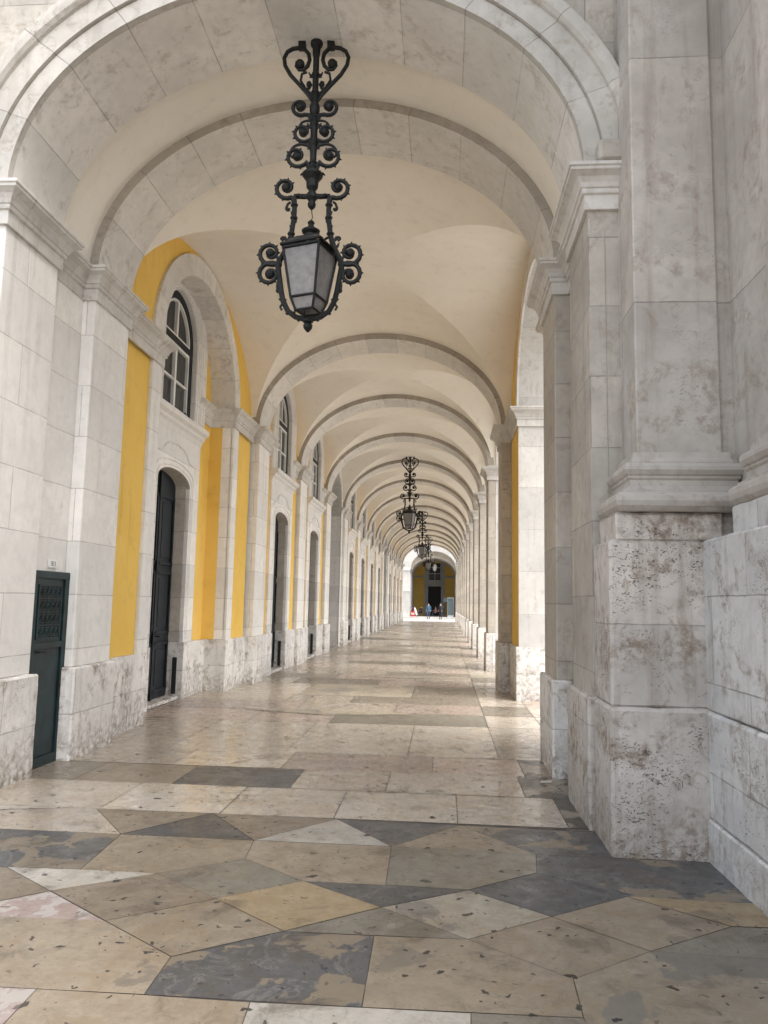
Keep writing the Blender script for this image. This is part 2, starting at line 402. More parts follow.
def groin(y0, y1, vr=1.97, n=36):
    """groin vault over one bay: the higher of two elliptical barrels"""
    mb = MB(); yc, bb = (y0+y1)/2, (y1-y0)/2; av = A+.10; xe = 2.75
    m = M['vault']
    for sgn in (-1, 1):
        for i in range(n):
            t0, t1 = -PI/2+PI*i/n, -PI/2+PI*(i+1)/n
            v0, v1 = math.sin(t0), math.sin(t1); z0, z1 = SPR+vr*math.cos(t0), SPR+vr*math.cos(t1)
            ks = 4
            for k in range(ks):    # side webs run to the wall
                f0, f1 = k/ks, (k+1)/ks
                P = lambda v, z, f: (XC+sgn*(abs(v)*av+(xe-abs(v)*av)*f), yc+v*bb, z)
                q = [P(v0, z0, f0), P(v1, z1, f0), P(v1, z1, f1), P(v0, z0, f1)]
                mb.face(q if sgn > 0 else q[::-1], m, smooth=True)
                Q = lambda v, z, f: (XC+v*av, yc+sgn*(abs(v)*bb+(bb-abs(v)*bb)*f), z)
                q = [Q(v0, z0, f0), Q(v1, z1, f0), Q(v1, z1, f1), Q(v0, z0, f1)]
                mb.face(q[::-1] if sgn > 0 else q, m, smooth=True)
    return mb

def finish_vault(mb, name='vault'):
    o = part(mb, name)
    me = o.data
    o.modifiers['split'].split_angle = R(14)
    return o

def arch_wall(mb, X, Xb, y0, y1, z0, ztop, oy0, oy1, rise, mat, rev, n=28, spr=SPR, base=0.0, side=None):
    """wall face at X with an arched opening oy0..oy1; reveals run back to Xb"""
    s = 1 if X > Xb else -1
    F_ = lambda pts, m, uv=None, sm=False: mb.face(pts if s > 0 else pts[::-1], m, (uv if s > 0 or uv is None else uv[::-1]), sm)
    F_([(X, y0, z0), (X, oy0, z0), (X, oy0, ztop), (X, y0, ztop)], mat)
    F_([(X, oy1, z0), (X, y1, z0), (X, y1, ztop), (X, oy1, ztop)], mat)
    yc, h = (oy0+oy1)/2, (oy1-oy0)/2
    pts = [(yc-h*math.cos(PI*i/n), spr+rise*math.sin(PI*i/n)) for i in range(n+1)]; u = 0
    for p, q in zip(pts, pts[1:]):
        F_([(X, p[0], p[1]), (X, q[0], q[1]), (X, q[0], ztop), (X, p[0], ztop)], mat)
        d = math.dist(p, q)
        F_([(Xb, p[0], p[1]), (Xb, q[0], q[1]), (X, q[0], q[1]), (X, p[0], p[1])], rev, [(u, 0), (u+d, 0), (u+d, .5), (u, .5)], True); u += d
    F_([(X, oy0, base), (Xb, oy0, base), (Xb, oy0, spr), (X, oy0, spr)], side or M['stone'])
    F_([(Xb, oy1, base), (X, oy1, base), (X, oy1, spr), (Xb, oy1, spr)], side or M['stone'])

def arch_trim(mb, X, out, yc, h, rise, wdt, mat, z0=PL, spr=SPR, n=28, leg=True, matleg=None):
    """flat band round an arched opening: an arch and two legs, standing `out` proud of X"""
    u = 0; X1 = X+out; s = 1 if out > 0 else -1
    F_ = lambda pts, uv=None, sm=False, m=mat: mb.face(pts if s > 0 else pts[::-1], m, (uv if s > 0 or uv is None else uv[::-1]), sm)
    I = [(yc-h*math.cos(PI*i/n), spr+rise*math.sin(PI*i/n)) for i in range(n+1)]
    O = [(yc-(h+wdt)*math.cos(PI*i/n), spr+(rise+wdt)*math.sin(PI*i/n)) for i in range(n+1)]
    for i in range(n):
        d = math.dist(I[i], I[i+1]); uv = [(u, 0), (u+d, 0), (u+d, wdt), (u, wdt)]
        F_([(X1, *I[i]), (X1, *I[i+1]), (X1, *O[i+1]), (X1, *O[i])], uv)
        F_([(X1, *O[i]), (X1, *O[i+1]), (X, *O[i+1]), (X, *O[i])], uv, True)
        F_([(X, *I[i]), (X, *I[i+1]), (X1, *I[i+1]), (X1, *I[i])], uv, True)
        u += d
    if leg:
        for sg in (-1, 1):
            mb.box(X-.01*s, X1, yc+sg*h, yc+sg*(h+wdt), z0, spr, matleg or mat)

# ---- window and door (built once at y = 0, wall face at x = 0, looking towards +x)
def make_door():
    mb = MB(); st = M['stone']; hw, zs, ri = .75, 3.52, .22
    # surround: jambs, arched head, spandrel panel up to the sill
    n = 14; pts = [(-hw*math.cos(PI*i/n), zs+ri*math.sin(PI*i/n)) for i in range(n+1)]
    for sg in (-1, 1): mb.box(-.02, .055, sg*hw, sg*1.20, PL, 4.42, st)
    for p, q in zip(pts, pts[1:]):
        mb.face([(.055, p[0], p[1]), (.055, q[0], q[1]), (.055, q[0], 4.42), (.055, p[0], 4.42)], st)
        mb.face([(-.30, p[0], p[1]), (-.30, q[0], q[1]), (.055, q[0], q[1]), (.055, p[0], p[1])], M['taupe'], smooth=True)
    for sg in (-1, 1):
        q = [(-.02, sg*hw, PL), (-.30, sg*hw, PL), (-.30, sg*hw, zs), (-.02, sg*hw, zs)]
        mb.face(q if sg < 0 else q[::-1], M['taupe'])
    sur = mb.build('door_surround', bevel=.006)
    # raised architrave bead round the opening, label moulding over it
    t = MB()
    for off, r_ in ((.13, .016), (.05, .012)):
        path = [(.06, -hw-off, PL+.05)]+[(.06, p[0]*(1+off/hw), p[1]+off) for p in pts]+[(.06, hw+off, PL+.05)]
        t.tube(path, r_, st, 6)
    path = [(.06, -.98, 3.78), (.06, -.92, 3.92), (.06, -.62, 3.96), (.06, -.5, 4.06), (.06, -.3, 4.13), (.06, 0, 4.16), (.06, .3, 4.13), (.06, .5, 4.06), (.06, .62, 3.96), (.06, .92, 3.92), (.06, .98, 3.78)]
    t.tube(path, .02, st, 6); t.build('moulding', sur)
    # leaf
    g = MB(); gm = M['navy']
    lp = [(-.20, -hw, .02), (-.20, hw, .02)]+[(-.20, p[0], p[1]) for p in reversed(pts)]
    g.face(lp, gm)
    for sg in (-1, 1):
        a0, a1 = sorted((sg*.05, sg*.68))
        for z0, z1 in ((.15, .95), (1.08, 2.1), (2.2, 3.35)):
            for fr in ((a0, a1, z0, z0+.05), (a0, a1, z1-.05, z1), (a0, a0+.05, z0, z1), (a1-.05, a1, z0, z1)):
                g.box(-.20, -.17, fr[0], fr[1], fr[2], fr[3], gm)
            g.box(-.20, -.185, a0+.12, a1-.12, z0+.12, z1-.12, gm)
    g.box(-.20, -.16, -.03, .03, .02, 3.7, gm)
    leaf = g.build('door')
    h = MB(); h.tube([(-.16, .08, 1.05), (-.11, .08, 1.05), (-.11, .2, 1.05)], .012, M['iron'], 6); h.build('handle', leaf)
    return sur, leaf

def make_window():
    st = M['stone']; hw, z0, zs, ri = .77, 4.66, 5.98, .74
    n = 36; pts = [(-hw*math.cos(PI*i/n), zs+ri*math.sin(PI*i/n)) for i in range(n+1)]
    mb = MB(); wd = .50
    O = [(-(hw+wd)*math.cos(PI*i/n), zs+(ri+wd*.6)*math.sin(PI*i/n)) for i in range(n+1)]
    for sg in (-1, 1):
        mb.box(-.02, .06, sg*hw, sg*(hw+wd), 4.6, zs, st)
        q = [(-.02, sg*hw, z0), (-.10, sg*hw, z0), (-.10, sg*hw, zs), (-.02, sg*hw, zs)]
        mb.face(q if sg < 0 else q[::-1], st)
    for i in range(n):
        p, q, po, qo = pts[i], pts[i+1], O[i], O[i+1]
        mb.face([(.06, *p), (.06, *q), (.06, *qo), (.06, *po)], st)
        mb.face([(.06, *po), (.06, *qo), (-.02, *qo), (-.02, *po)], st, smooth=True)
        mb.face([(-.10, *p), (-.10, *q), (.06, *q), (.06, *p)], st, smooth=True)
    for off, r_ in ((.03, .014), (.12, .018), (.22, .014), (.32, .024), (.46, .028)):
        path = [(.065, -hw-off, 4.62)]+[(.065, p[0]*(1+off/hw), zs+(p[1]-zs)*(1+off*.6/ri)) for p in pts]+[(.065, hw+off, 4.62)]
        mb.tube(path, r_, st, 6)
    sur = mb.build('window_surround')
    sl = MB(); sl.sweep([(0, -1.22), (0, 1.22)], [(0, 4.34), (.06, 4.34), (.08, 4.42), (.12, 4.46), (.13, 4.5), (.19, 4.54), (.2, 4.62), (0, 4.64)], -1, st); sl.build('sill', sur, bevel=.004)
    # sash
    f = MB(); nv = M['navy']; wh = M['white']; X0, X1 = -.10, -.05
    def band(off0, off1, mat, x0, x1):
        P0 = [(-(hw-off0), z0+off0)]+[(-(hw-off0)*math.cos(PI*i/n), zs+(ri-off0)*math.sin(PI*i/n)) for i in range(n+1)]+[((hw-off0), z0+off0)]
        P1 = [(-(hw-off1), z0+off1)]+[(-(hw-off1)*math.cos(PI*i/n), zs+(ri-off1)*math.sin(PI*i/n)) for i in range(n+1)]+[((hw-off1), z0+off1)]
        for i in range(len(P0)-1):
            f.face([(x1, *P0[i]), (x1, *P0[i+1]), (x1, *P1[i+1]), (x1, *P1[i])][::-1], mat)
            f.face([(x1, *P1[i]), (x1, *P1[i+1]), (x0, *P1[i+1]), (x0, *P1[i])][::-1], mat)
    band(0, .13, nv, X0, X1+.03); band(.13, .17, wh, X0, X1+.015)
    f.box(X0, X1+.01, -hw, hw, z0, z0+.09, nv)
    f.box(X0, X1+.03, -hw+.02, hw-.02, 5.84, 5.95, nv)                 # transom
    f.box(X0, X1+.02, -.035, .035, z0+.06, 5.84, wh); f.box(X0, X1+.02, -.03, .03, 5.95, 6.62, wh)
    f.box(X0, X1+.016, -hw+.13, hw-.13, 5.79, 5.84, wh); f.box(X0, X1+.016, -hw+.13, hw-.13, 5.95, 5.99, wh)
    f.box(X0, X1+.016, -hw+.13, hw-.13, z0+.07, z0+.13, wh)
    f.box(X0, X1+.012, -hw+.13, hw-.13, 5.22, 5.255, wh)
    fr = f.build('window')
    g = MB()
    for z in (1,):
        poly = [(-.085, -(hw-.05), z0+.03), (-.085, hw-.05, z0+.03)]+[(-.085, (hw-.05)*math.cos(PI*i/n), zs+(ri-.05)*math.sin(PI*i/n)) for i in range(n+1)]
        g.face(poly, M['pane'])
    g.build('pane', fr)
    return sur, fr
DOOR = make_door(); WIN = make_window()
first = {'d': True, 'w': True}
def place(kind, X, Y):
    src = DOOR if kind == 'd' else WIN
    for o in src:
        if first[kind]: o.parent = b; c = o
        else: c = dup(o, b)
        c.location = (X, Y-BO.y, 0)
    first[kind] = False

# ------------------------------------------------------------------ left wall: bay 1 with its tall blind arch
Y1a, Y1b = RINGS[0]+RT, RINGS[1]           # 8.70 .. 15.28
LO, HI = 10.16, 13.92                      # opening of the left blind arch
XW, XB = -4.0, -4.42
mb = MB(); mb_rev = M['ring']
arch_wall(mb, XW, -4.18, Y1a-.02, Y1b+.02, PL, 7.5, LO, HI, 1.62, M['ochre'], mb_rev, base=PL)
for yy in (LO, HI): mb.face([(-4.18, yy, PL), (XB, yy, PL), (XB, yy, SPR), (-4.18, yy, SPR)], M['ochre'])
for i in range(28):
    P = lambda k: ((LO+HI)/2-(HI-LO)/2*math.cos(PI*k/28), SPR+1.62*math.sin(PI*k/28))
    p, q = P(i), P(i+1); u = i*.2; mb.face([(XB, *p), (XB, *q), (-4.18, *q), (-4.18, *p)], M['ring'], [(u, .1), (u+.2, .1), (u+.2, 0), (u, 0)], smooth=True)
part(mb, 'wall')
mb = MB(); arch_trim(mb, XW, .045, (LO+HI)/2, (HI-LO)/2, 1.62, .33, M['ring'], matleg=M['stone'])
part(mb, 'blind_arch', bevel=.006)
yc = (LO+HI)/2
# back wall of the recess, pierced for door and window by the surrounds standing on dark openings
def shop_wall(X, y0, y1, yc, ztop=7.5, plinth=True, opening=True):
    mb = MB(); hw = .75; o = M['ochre']
    for p in ([(X, y0, PL), (X, yc-.78, PL), (X, yc-.78, ztop), (X, y0, ztop)], [(X, yc+.78, PL), (X, y1, PL), (X, y1, ztop), (X, yc+.78, ztop)],
              [(X, yc-.78, 3.9), (X, yc+.78, 3.9), (X, yc+.78, 4.62), (X, yc-.78, 4.62)]):
        mb.face(p, o)
    n = 20; pts = [(yc-.78*math.cos(PI*i/n), 6.0+.74*math.sin(PI*i/n)) for i in range(n+1)]
    for p, q in zip(pts, pts[1:]): mb.face([(X, *p), (X, *q), (X, q[0], ztop), (X, p[0], ztop)], o)
    # dark room behind
    part(mb, 'wall')
    for a0, a1 in ((y0, yc-hw), (yc+hw, y1)):
        pb = MB(); pb.prism([(X-.40, a0), (X+.08, a0), (X+.08, a1), (X-.40, a1)], -.02, PL, M['plinth']); part(pb, 'plinth', bevel=.012)
    ib = MB(); ib.box(X-.10, X-.03, yc+hw-.025, yc+hw+.01, .08, .68, M['black']); part(ib, 'door_stop')
    sb = MB(); sb.box(X-.40, X+.02, yc-hw, yc+hw, -.02, .05, M['plinth']); part(sb, 'threshold', bevel=.008)
    place('d', X, yc); place('w', X, yc)
shop_wall(XB, LO, HI, yc)

# plinth of the bay-1 wall either side of the blind arch
mb = MB()
mb.prism([(-4.4, Y1a-.05), (-3.945, Y1a-.05), (-3.945, LO), (-4.4, LO)], -.02, PL, M['plinth'])
part(mb, 'plinth', bevel=.014)
mb = MB(); mb.prism([(-4.4, HI), (-3.945, HI), (-3.945, Y1b+.05), (-4.4, Y1b+.05)], -.02, PL, M['plinth'])
part(mb, 'plinth', bevel=.014)

# imposts along the left wall of bay 1
mb = MB(); mb.sweep([(-3.955, Y1a), (-3.955, LO), (XB, LO), (XB, yc-1.0)], IMP, -1, M['cornice']); part(mb, 'impost', bevel=.004)
mb = MB(); mb.sweep([(XB, yc+1.0), (XB, HI), (-3.955, HI), (-3.955, Y1b)], IMP, -1, M['cornice']); part(mb, 'impost', bevel=.004)

# ------------------------------------------------------------------ piers
def pier_left(y0, y1, xin=XL, xback=-4.6, front=None, grp='pier'):
    mb = MB(); mb.prism([(xback, y0), (xin, y0), (xin, y1), (xback, y1)], PL, SPR+.05, M['stone'])
    o = part(mb, 'pier', bevel=.012)
    p = MB(); p.prism([(xback, y0-.05), (xin+.055, y0-.05), (xin+.055, y1+.05), (xback, y1+.05)], -.02, PL, M['plinth']).build('plinth', o, bevel=.016)
    i = MB(); i.sweep([(xback, y0), (xin, y0), (xin, y1), (xback, y1)], IMP, -1, M['cornice']).build('impost', o, bevel=.004)
    return o
def pier_right(y0, y1, xin=XR, xmid=1.31, xout=2.45, inset=.0):
    poly = [(xout, y0+inset), (xmid, y0+inset), (xmid, y0), (xin, y0), (xin, y1), (xmid, y1), (xmid, y1-inset), (xout, y1-inset)]
    mb = MB(); mb.prism([(xin, y0), (xin, y1), (xmid+.01, y1), (xmid+.01, y0)], PL, SPR+.05, M['taupe'])  # inner part: dirtier stone, with its backlit shade put into the colour
    mb.prism([(xout, y0+inset+.003), (xmid, y0+inset+.003), (xmid, y1-inset-.003), (xout, y1-inset-.003)], PL, SPR+.049, M['outer'])
    o = part(mb, 'pier', bevel=.012)
    e = .05
    MB().prism([(xout+e, y0-e+inset), (xmid-e, y0-e+inset), (xmid-e, y0-e), (xin-e, y0-e), (xin-e, y1+e), (xmid-e, y1+e), (xmid-e, y1+e-inset), (xout+e, y1+e-inset)], -.02, PL, M['plinth']).build('plinth', o, bevel=.016)
    MB().sweep([(xout, y0+inset), (xmid, y0+inset), (xmid, y0), (xin, y0), (xin, y1), (xmid, y1), (xmid, y1-inset), (xout, y1-inset)], IMP, 1, M['cornice']).build('impost', o, bevel=.004)
    return o

# first ring (7.8) keeps its own piers; the others are copies
pl0 = pier_left(RINGS[0], RINGS[0]+RT)
pr0 = pier_right(RINGS[0], RINGS[0]+RT, inset=.04)
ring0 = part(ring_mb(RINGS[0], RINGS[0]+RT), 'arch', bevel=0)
for k, y in enumerate(RINGS[1:]):
    d = y-RINGS[0]
    for o, e_ in ((pl0, .10), (pr0, -.08), (ring0, 0)): dup(o, b, d+(e_ if k < 3 else 0))

# vault sheets
m1 = groin(Y1a-.02, Y1b+.02); finish_vault(m1)
RY = [(RINGS[i]+RT, RINGS[i+1]) for i in range(1, 13)]
v0 = None
for (y0, y1) in RY:
    if v0 is None: v0 = finish_vault(groin(y0-.02, y1+.02)); vy = y0
    else: dup(v0, b, y0-vy)
# plain barrel between the front arch and the first ring
mb = MB(); n = 40
for i in range(n):
    p, q = arc(PI*i/n, A+.1, RISE+.10), arc(PI*(i+1)/n, A+.1, RISE+.10)
    mb.face([(XC+p[0], 6.98, p[1]), (XC+p[0], 7.82, p[1]), (XC+q[0], 7.82, q[1]), (XC+q[0], 6.98, q[1])], M['vault'], smooth=True)
part(mb, 'barrel_vault')

# ------------------------------------------------------------------ left wall of the regular bays
wall_set = None
for i, (y0, y1) in enumerate(RY):
    c = (y0+y1)/2
    if i+1 in PASS:
        # archway into a side passage, with a deep reveal and a dark gate
        mb = MB(); arch_wall(mb, -3.93, -4.5, y0-.02, y1+.02, 0, 7.5, c-1.35, c+1.35, 1.2, M['stone'], M['ring'])
        part(mb, 'wall')
        mb = MB(); arch_trim(mb, -3.93, .04, c, 1.35, 1.2, .28, M['ring'], matleg=M['stone'], z0=0); part(mb, 'side_arch')
        g = MB(); g.box(-4.56, -4.5, c-1.35, c+1.35, 0, 6.5, M['navy'])
        for q in range(8): g.box(-4.50, -4.47, c-1.3+q*.34, c-1.06+q*.34, .2, 4.9, M['navy'])
        part(g, 'gate')
        mb = MB(); mb.sweep([(-3.93, y0), (-3.93, c-1.35), (-4.5, c-1.35)], IMP, -1, M['cornice']); part(mb, 'impost')
        mb = MB(); mb.sweep([(-4.5, c+1.35), (-3.93, c+1.35), (-3.93, y1)], IMP, -1, M['cornice']); part(mb, 'impost')
        continue
    shop_wall(-3.93, y0-.03, y1+.03, c)
    mb = MB(); mb.sweep([(-3.93, y0), (-3.93, c-1.0)], IMP, -1, M['cornice']); part(mb, 'impost')
    mb = MB(); mb.sweep([(-3.93, c+1.0), (-3.93, y1)], IMP, -1, M['cornice']); part(mb, 'impost')

# ------------------------------------------------------------------ right side: outer wall with arched openings to the square
RO0, RO1 = 9.55, 13.78
mb = MB()
arch_wall(mb, 1.31, 2.45, Y1a-.02, Y1b+.02, PL, 7.5, RO0, RO1, 1.72, M['ochre'], M['outer'], base=PL, side=M['outer'])
part(mb, 'wall')
mb = MB(); arch_trim(mb, 1.31, -.03, (RO0+RO1)/2, (RO1-RO0)/2, 1.62, .30, M['ring'], matleg=M['stone'], leg=False); part(mb, 'blind_arch')
for (p0, p1) in ((Y1a-.05, RO0), (RO1, Y1b+.05)):
    mb = MB(); mb.prism([(2.52, p0-.0), (1.26, p0), (1.26, p1), (2.5, p1)], -.02, PL, M['plinth']); part(mb, 'plinth', bevel=.014)
mb = MB(); mb.sweep([(2.45, RO1), (1.31, RO1), (1.31, Y1b)], IMP, 1, M['cornice']); part(mb, 'impost', bevel=.004)
mb = MB(); mb.sweep([(1.31, Y1a), (1.31, RO0), (2.45, RO0)], IMP, 1, M['cornice']); part(mb, 'impost', bevel=.004)
wr = None
for (y0, y1) in RY:
    if wr is None:
        mb = MB(); arch_wall(mb, 1.31, 2.45, y0-.05, y1+.05, SPR, 7.5, y0-.0, y1+.0, 1.55, M['vault'], M['ring'], base=SPR); wr = part(mb, 'wall'); wy = y0
    else: dup(wr, b, y0-wy)

# upper storey closing the arcade over the vaults
mb = MB(); mb.box(-9, 2.4, 6.45, 72.0, 7.5, 13.5, M['stone']); part(mb, 'upper_storey')
mb = MB(); mb.box(-9, -5.45, 6.45, 72.0, -.02, 7.5, M['stone']); part(mb, 'rear_wall')

# ------------------------------------------------------------------ the front portal
YF = 6.10
mb = MB(); n = 44; fr = M['front']; zt = 13.5; x0, x1 = -8.0, 3.2
pts = [arc(PI*i/n) for i in range(n+1)]
for p, q in zip(pts, pts[1:]):
    mb.face([(XC+q[0], YF, q[1]), (XC+p[0], YF, p[1]), (XC+p[0], YF, zt), (XC+q[0], YF, zt)], fr)
mb.face([(x0, YF, SPR), (XL, YF, SPR), (XL, YF, zt), (x0, YF, zt)], fr)
mb.face([(XR, YF, SPR), (x1, YF, SPR), (x1, YF, zt), (XR, YF, zt)], fr)
part(mb, 'front_wall')
part(ring_mb(YF, 7.02, back=.14, front='ring'), 'arch')
# stepped archivolt
AV = [(0, 0), (0, -.07), (.15, -.07), (.155, -.055), (.165, -.055), (.165, -.10), (.34, -.10), (.345, -.13), (.37, -.16), (.42, -.17), (.46, -.17), (.46, 0)]
mb = MB(); u = 0; n = 48
for i in range(n):
    t0, t1 = PI*i/n, PI*(i+1)/n
    if i in (0, ) or i == n-1: pass
    d = math.dist(arc(t0), arc(t1)); w = 0
    for (o0, e0), (o1, e1) in zip(AV, AV[1:]):
        P = lambda t, o, e: (XC+arc(t, A+o, RISE+o)[0], YF+e, arc(t, A+o, RISE+o)[1])
        dw = math.dist((o0, e0), (o1, e1))
        mb.face([P(t0, o0, e0), P(t0, o1, e1), P(t1, o1, e1), P(t1, o0, e0)], M['archi'], [(u, w), (u, w+dw), (u+d, w+dw), (u+d, w)], smooth=False); w += dw
    u += d
part(mb, 'archivolt')
mb = MB(); mb.prism([(1.20, YF-.20), (1.42, YF-.20), (1.42, YF+.05), (1.20, YF+.05)], 5.20, 5.40, M['front']); part(mb, 'kneeler', bevel=.03)
# left portal pier
mb = MB(); mb.prism([(-6, YF), (XL-.02, YF), (XL-.02, 7.02), (-6, 7.02)], PL, SPR, M['stone']); o = part(mb, 'pier', bevel=.014)
MB().prism([(-6, YF-.06), (XL+.045, YF-.06), (XL+.045, 7.08), (-6, 7.08)], -.02, PL, M['plinth']).build('plinth', o, bevel=.018)
MB().sweep([(-6, YF), (XL-.02, YF), (XL-.02, 7.02), (-3.97, 7.02), (-3.97, RINGS[0])], IMP, -1, M['cornice']).build('impost', o, bevel=.004)
# wall behind the little green door
mb = MB(); mb.box(-5, -3.955, 7.0, 7.85, 0, SPR+.3, M['stone']); part(mb, 'wall')
# small green service door
mb = MB(); gr = M['green']; X = -3.95
mb.box(X, X+.03, 7.10, 7.80, .0, 1.9, gr)
for (a0, a1, z0, z1) in ((7.10, 7.80, 1.83, 1.9), (7.10, 7.80, 0.0, .1), (7.10, 7.17, .1, 1.83), (7.72, 7.80, .1, 1.83), (7.17, 7.72, 1.14, 1.20)):
    mb.box(X+.03, X+.05, a0, a1, z0, z1, gr)
sd = part(mb, 'service_door', bevel=.004); sd['label'] = 'dark green metal door'
g = MB(); ym0, ym1, zm0, zm1 = 7.22, 7.66, 1.24, 1.76
g.box(X+.03, X+.034, ym0, ym1, zm0, zm1, M['black'])
for r_ in range(5):
    z = zm0+(zm1-zm0)*r_/4; g.box(X+.034, X+.046, ym0, ym1, z-.007, z+.007, gr)
    if r_ < 4:
        zc = z+(zm1-zm0)/8
        g.box(X+.034, X+.042, ym0, ym1, zc-.045, zc-.037, gr); g.box(X+.034, X+.042, ym0, ym1, zc+.037, zc+.045, gr)
        for q in range(5):
            yy = ym0+.044+q*.088
            ringp = [(X+.04, yy+.03*math.cos(2*PI*w/10), zc+.03*math.sin(2*PI*w/10)) for w in range(11)]
            g.tube(ringp, .005, gr, 5, cap=False)
            g.box(X+.034, X+.043, yy+.04, yy+.048, zc-.06, zc+.06, gr)
            g.ball((X+.04, yy, zc), .01, gr, 6)
for yy in (ym0, ym1): g.box(X+.034, X+.046, yy-.008, yy+.008, zm0, zm1, gr)
g.build('grille', sd)
MB().tube([(X+.05, 7.2, 1.12), (X+.09, 7.2, 1.12), (X+.09, 7.32, 1.115)], .01, M['iron'], 6).build('handle', sd)
mb = MB(); mb.box(X+.0, X+.012, 7.42, 7.58, 1.94, 2.02, M['white']); np_ = part(mb, 'number_plate')
mb = MB()
for q in range(3):
    for (a0, a1, z0, z1) in ((0, .022, 0, .004), (0, .022, .02, .024), (0, .022, .04, .044), (0 if q % 2 else .018, .004 if q % 2 else .022, 0, .044)):
        mb.box(X+.012, X+.014, 7.458+q*.032+a0, 7.458+q*.032+a1, 1.958+z0, 1.958+z1, M['black'])
mb.build('lettering', np_)

# right portal pier, giant pilaster, pedestal and side wall
mb = MB(); mb.prism([(1.40, YF-.03), (XR+.03, YF-.03), (XR+.03, 7.0), (2.4, 7.0), (2.4, YF+.2), (1.40, YF+.2)], PL, SPR, fr)
mb.box(1.265, 1.275, YF-.036, YF-.03, PL, 4.7, M['ringedge'])
o = part(mb, 'pier', bevel=.012)
MB().prism([(1.6, YF-.06), (XR-.02, YF-.06), (XR-.02, 7.05), (2.5, 7.05), (2.5, YF), (1.6, YF)], -.02, .975, M['pedestal']).build('plinth', o, bevel=.02)
MB().sweep([(1.40, YF-.03), (XR+.03, YF-.03), (XR+.03, 7.0), (1.28, 7.0), (1.28, RINGS[0])], IMP, 1, M['cornice']).build('impost', o, bevel=.004)
mb = MB(); mb.box(1.27, 2.4, 6.98, 7.85, 0, SPR+.3, fr); part(mb, 'wall')
PB = [(0, 2.76), (.035, 2.76), (.04, 2.72), (.05, 2.69), (.05, 2.675), (.095, 2.67), (.115, 2.645), (.118, 2.62), (.10, 2.59), (.085, 2.58), (.085, 2.565), (.07, 2.55), (.075, 2.51), (.10, 2.48), (.135, 2.475), (.135, 2.46), (.165, 2.45), (.195, 2.425), (.20, 2.39), (.19, 2.355), (.165, 2.33), (.15, 2.32), (0, 2.32)][::-1]
mb = MB(); gm = M['giant']
mb.prism([(1.38, YF+.1), (1.38, 5.60), (1.98, 5.60), (1.98, 5.63), (2.11, 5.63), (2.11, YF+.1)], 2.3, 13.5, gm)
gp = part(mb, 'giant_pilaster', bevel=.012); gp['label'] = 'tall grey pilaster standing on a pitted pedestal'
MB().sweep([(1.38, YF), (1.38, 5.60), (1.99, 5.60), (1.99, 5.66), (2.2, 5.66)], PB, -1 if False else -1, M['front']).build('base_moulding', gp) if False else None
pth = [(1.38, 6.08), (1.38, 5.60), (1.985, 5.60), (1.985, 5.64), (2.09, 5.64)]
MB().sweep(pth, PB, -1, M['giant']).build('base_moulding', gp)
MB().prism([(1.20, 6.06), (1.20, 5.50), (1.93, 5.50), (1.93, 6.06)], 2.12, 2.318, M['pedestal']).build('block', gp, bevel=.01)
MB().prism([(1.15, 6.06), (1.15, 5.50), (2.2, 5.50), (2.2, 6.06)], .97, 2.125, M['pedestal']).build('pedestal', gp, bevel=.02)
MB().prism([(1.13, 6.06), (1.13, 5.44), (2.2, 5.44), (2.2, 6.06)], -.02, .975, M['pedplinth']).build('plinth', gp, bevel=.022)
# side wall running towards the viewer
mb = MB(); sw = M['sidew']
mb.prism([(2.08, 6.3), (2.08, 4.72), (1.96, 4.72), (1.96, 3.5), (2.08, 3.5), (2.08, 1.4), (3.2, 1.4), (3.2, 6.3)], 2.3, 13.5, M['giant'])
mb.box(1.94, 3.1, 5.56, 6.2, 2.0, 2.32, M['pedestal'])
so = part(mb, 'side_wall', bevel=.012)
MB().sweep([(2.08, 5.30), (2.08, 4.72), (1.96, 4.72), (1.96, 3.5), (2.08, 3.5), (2.08, 1.4)], PB, -1, M['giant']).build('base_moulding', so) if False else None
MB().sweep([(2.05, 5.17), (2.05, 1.4)], PB, -1, M['giant']).build('base_moulding', so)
MB().prism([(1.87, 5.15), (1.87, 1.4), (3.2, 1.4), (3.2, 5.15)], 2.12, 2.318, sw).build('block', so, bevel=.01)
MB().prism([(1.79, 5.54), (1.79, 1.4), (3.2, 1.4), (3.2, 5.54)], .97, 2.125, sw).build('pedestal', so, bevel=.015)
MB().prism([(1.77, 5.46), (1.77, 1.4), (3.2, 1.4), (3.2, 5.46)], .27, .965, sw).build('plinth', so, bevel=.02)
MB().prism([(1.755, 5.46), (1.755, 1.4), (3.2, 1.4), (3.2, 5.46)], -.02, .272, sw).build('footing', so, bevel=.012)

_tx = bpy.data.textures.new('wear', 'CLOUDS'); _tx.noise_scale = .16; _tx.noise_depth = 4
def worn(o, strength=.016, lv=5):
    b_ = o.modifiers.get('bevel')
    if b_: b_.segments = 1
    m_ = o.modifiers.new('divide', 'SUBSURF'); m_.subdivision_type = 'SIMPLE'; m_.levels = lv; m_.render_levels = lv
    d_ = o.modifiers.new('wear', 'DISPLACE'); d_.texture = _tx; d_.strength = strength; d_.mid_level = .5; d_.texture_coords = 'GLOBAL'
for o_ in list(bpy.data.objects):
    if o_.type == 'MESH' and o_.name.split('.')[0] in ('plinth', 'pedestal', 'block', 'footing', 'kneeler'):
        ys = [v.co.y+(o_.location.y if o_.parent is b else (o_.parent.location.y if o_.parent else 0)) for v in o_.data.vertices]
        yw = min(ys)+6.1 if (o_.parent is b or (o_.parent and o_.parent.parent is b)) else min(ys)
        if yw < 9.4: worn(o_, .018 if o_.parent is not b else .012, 5)
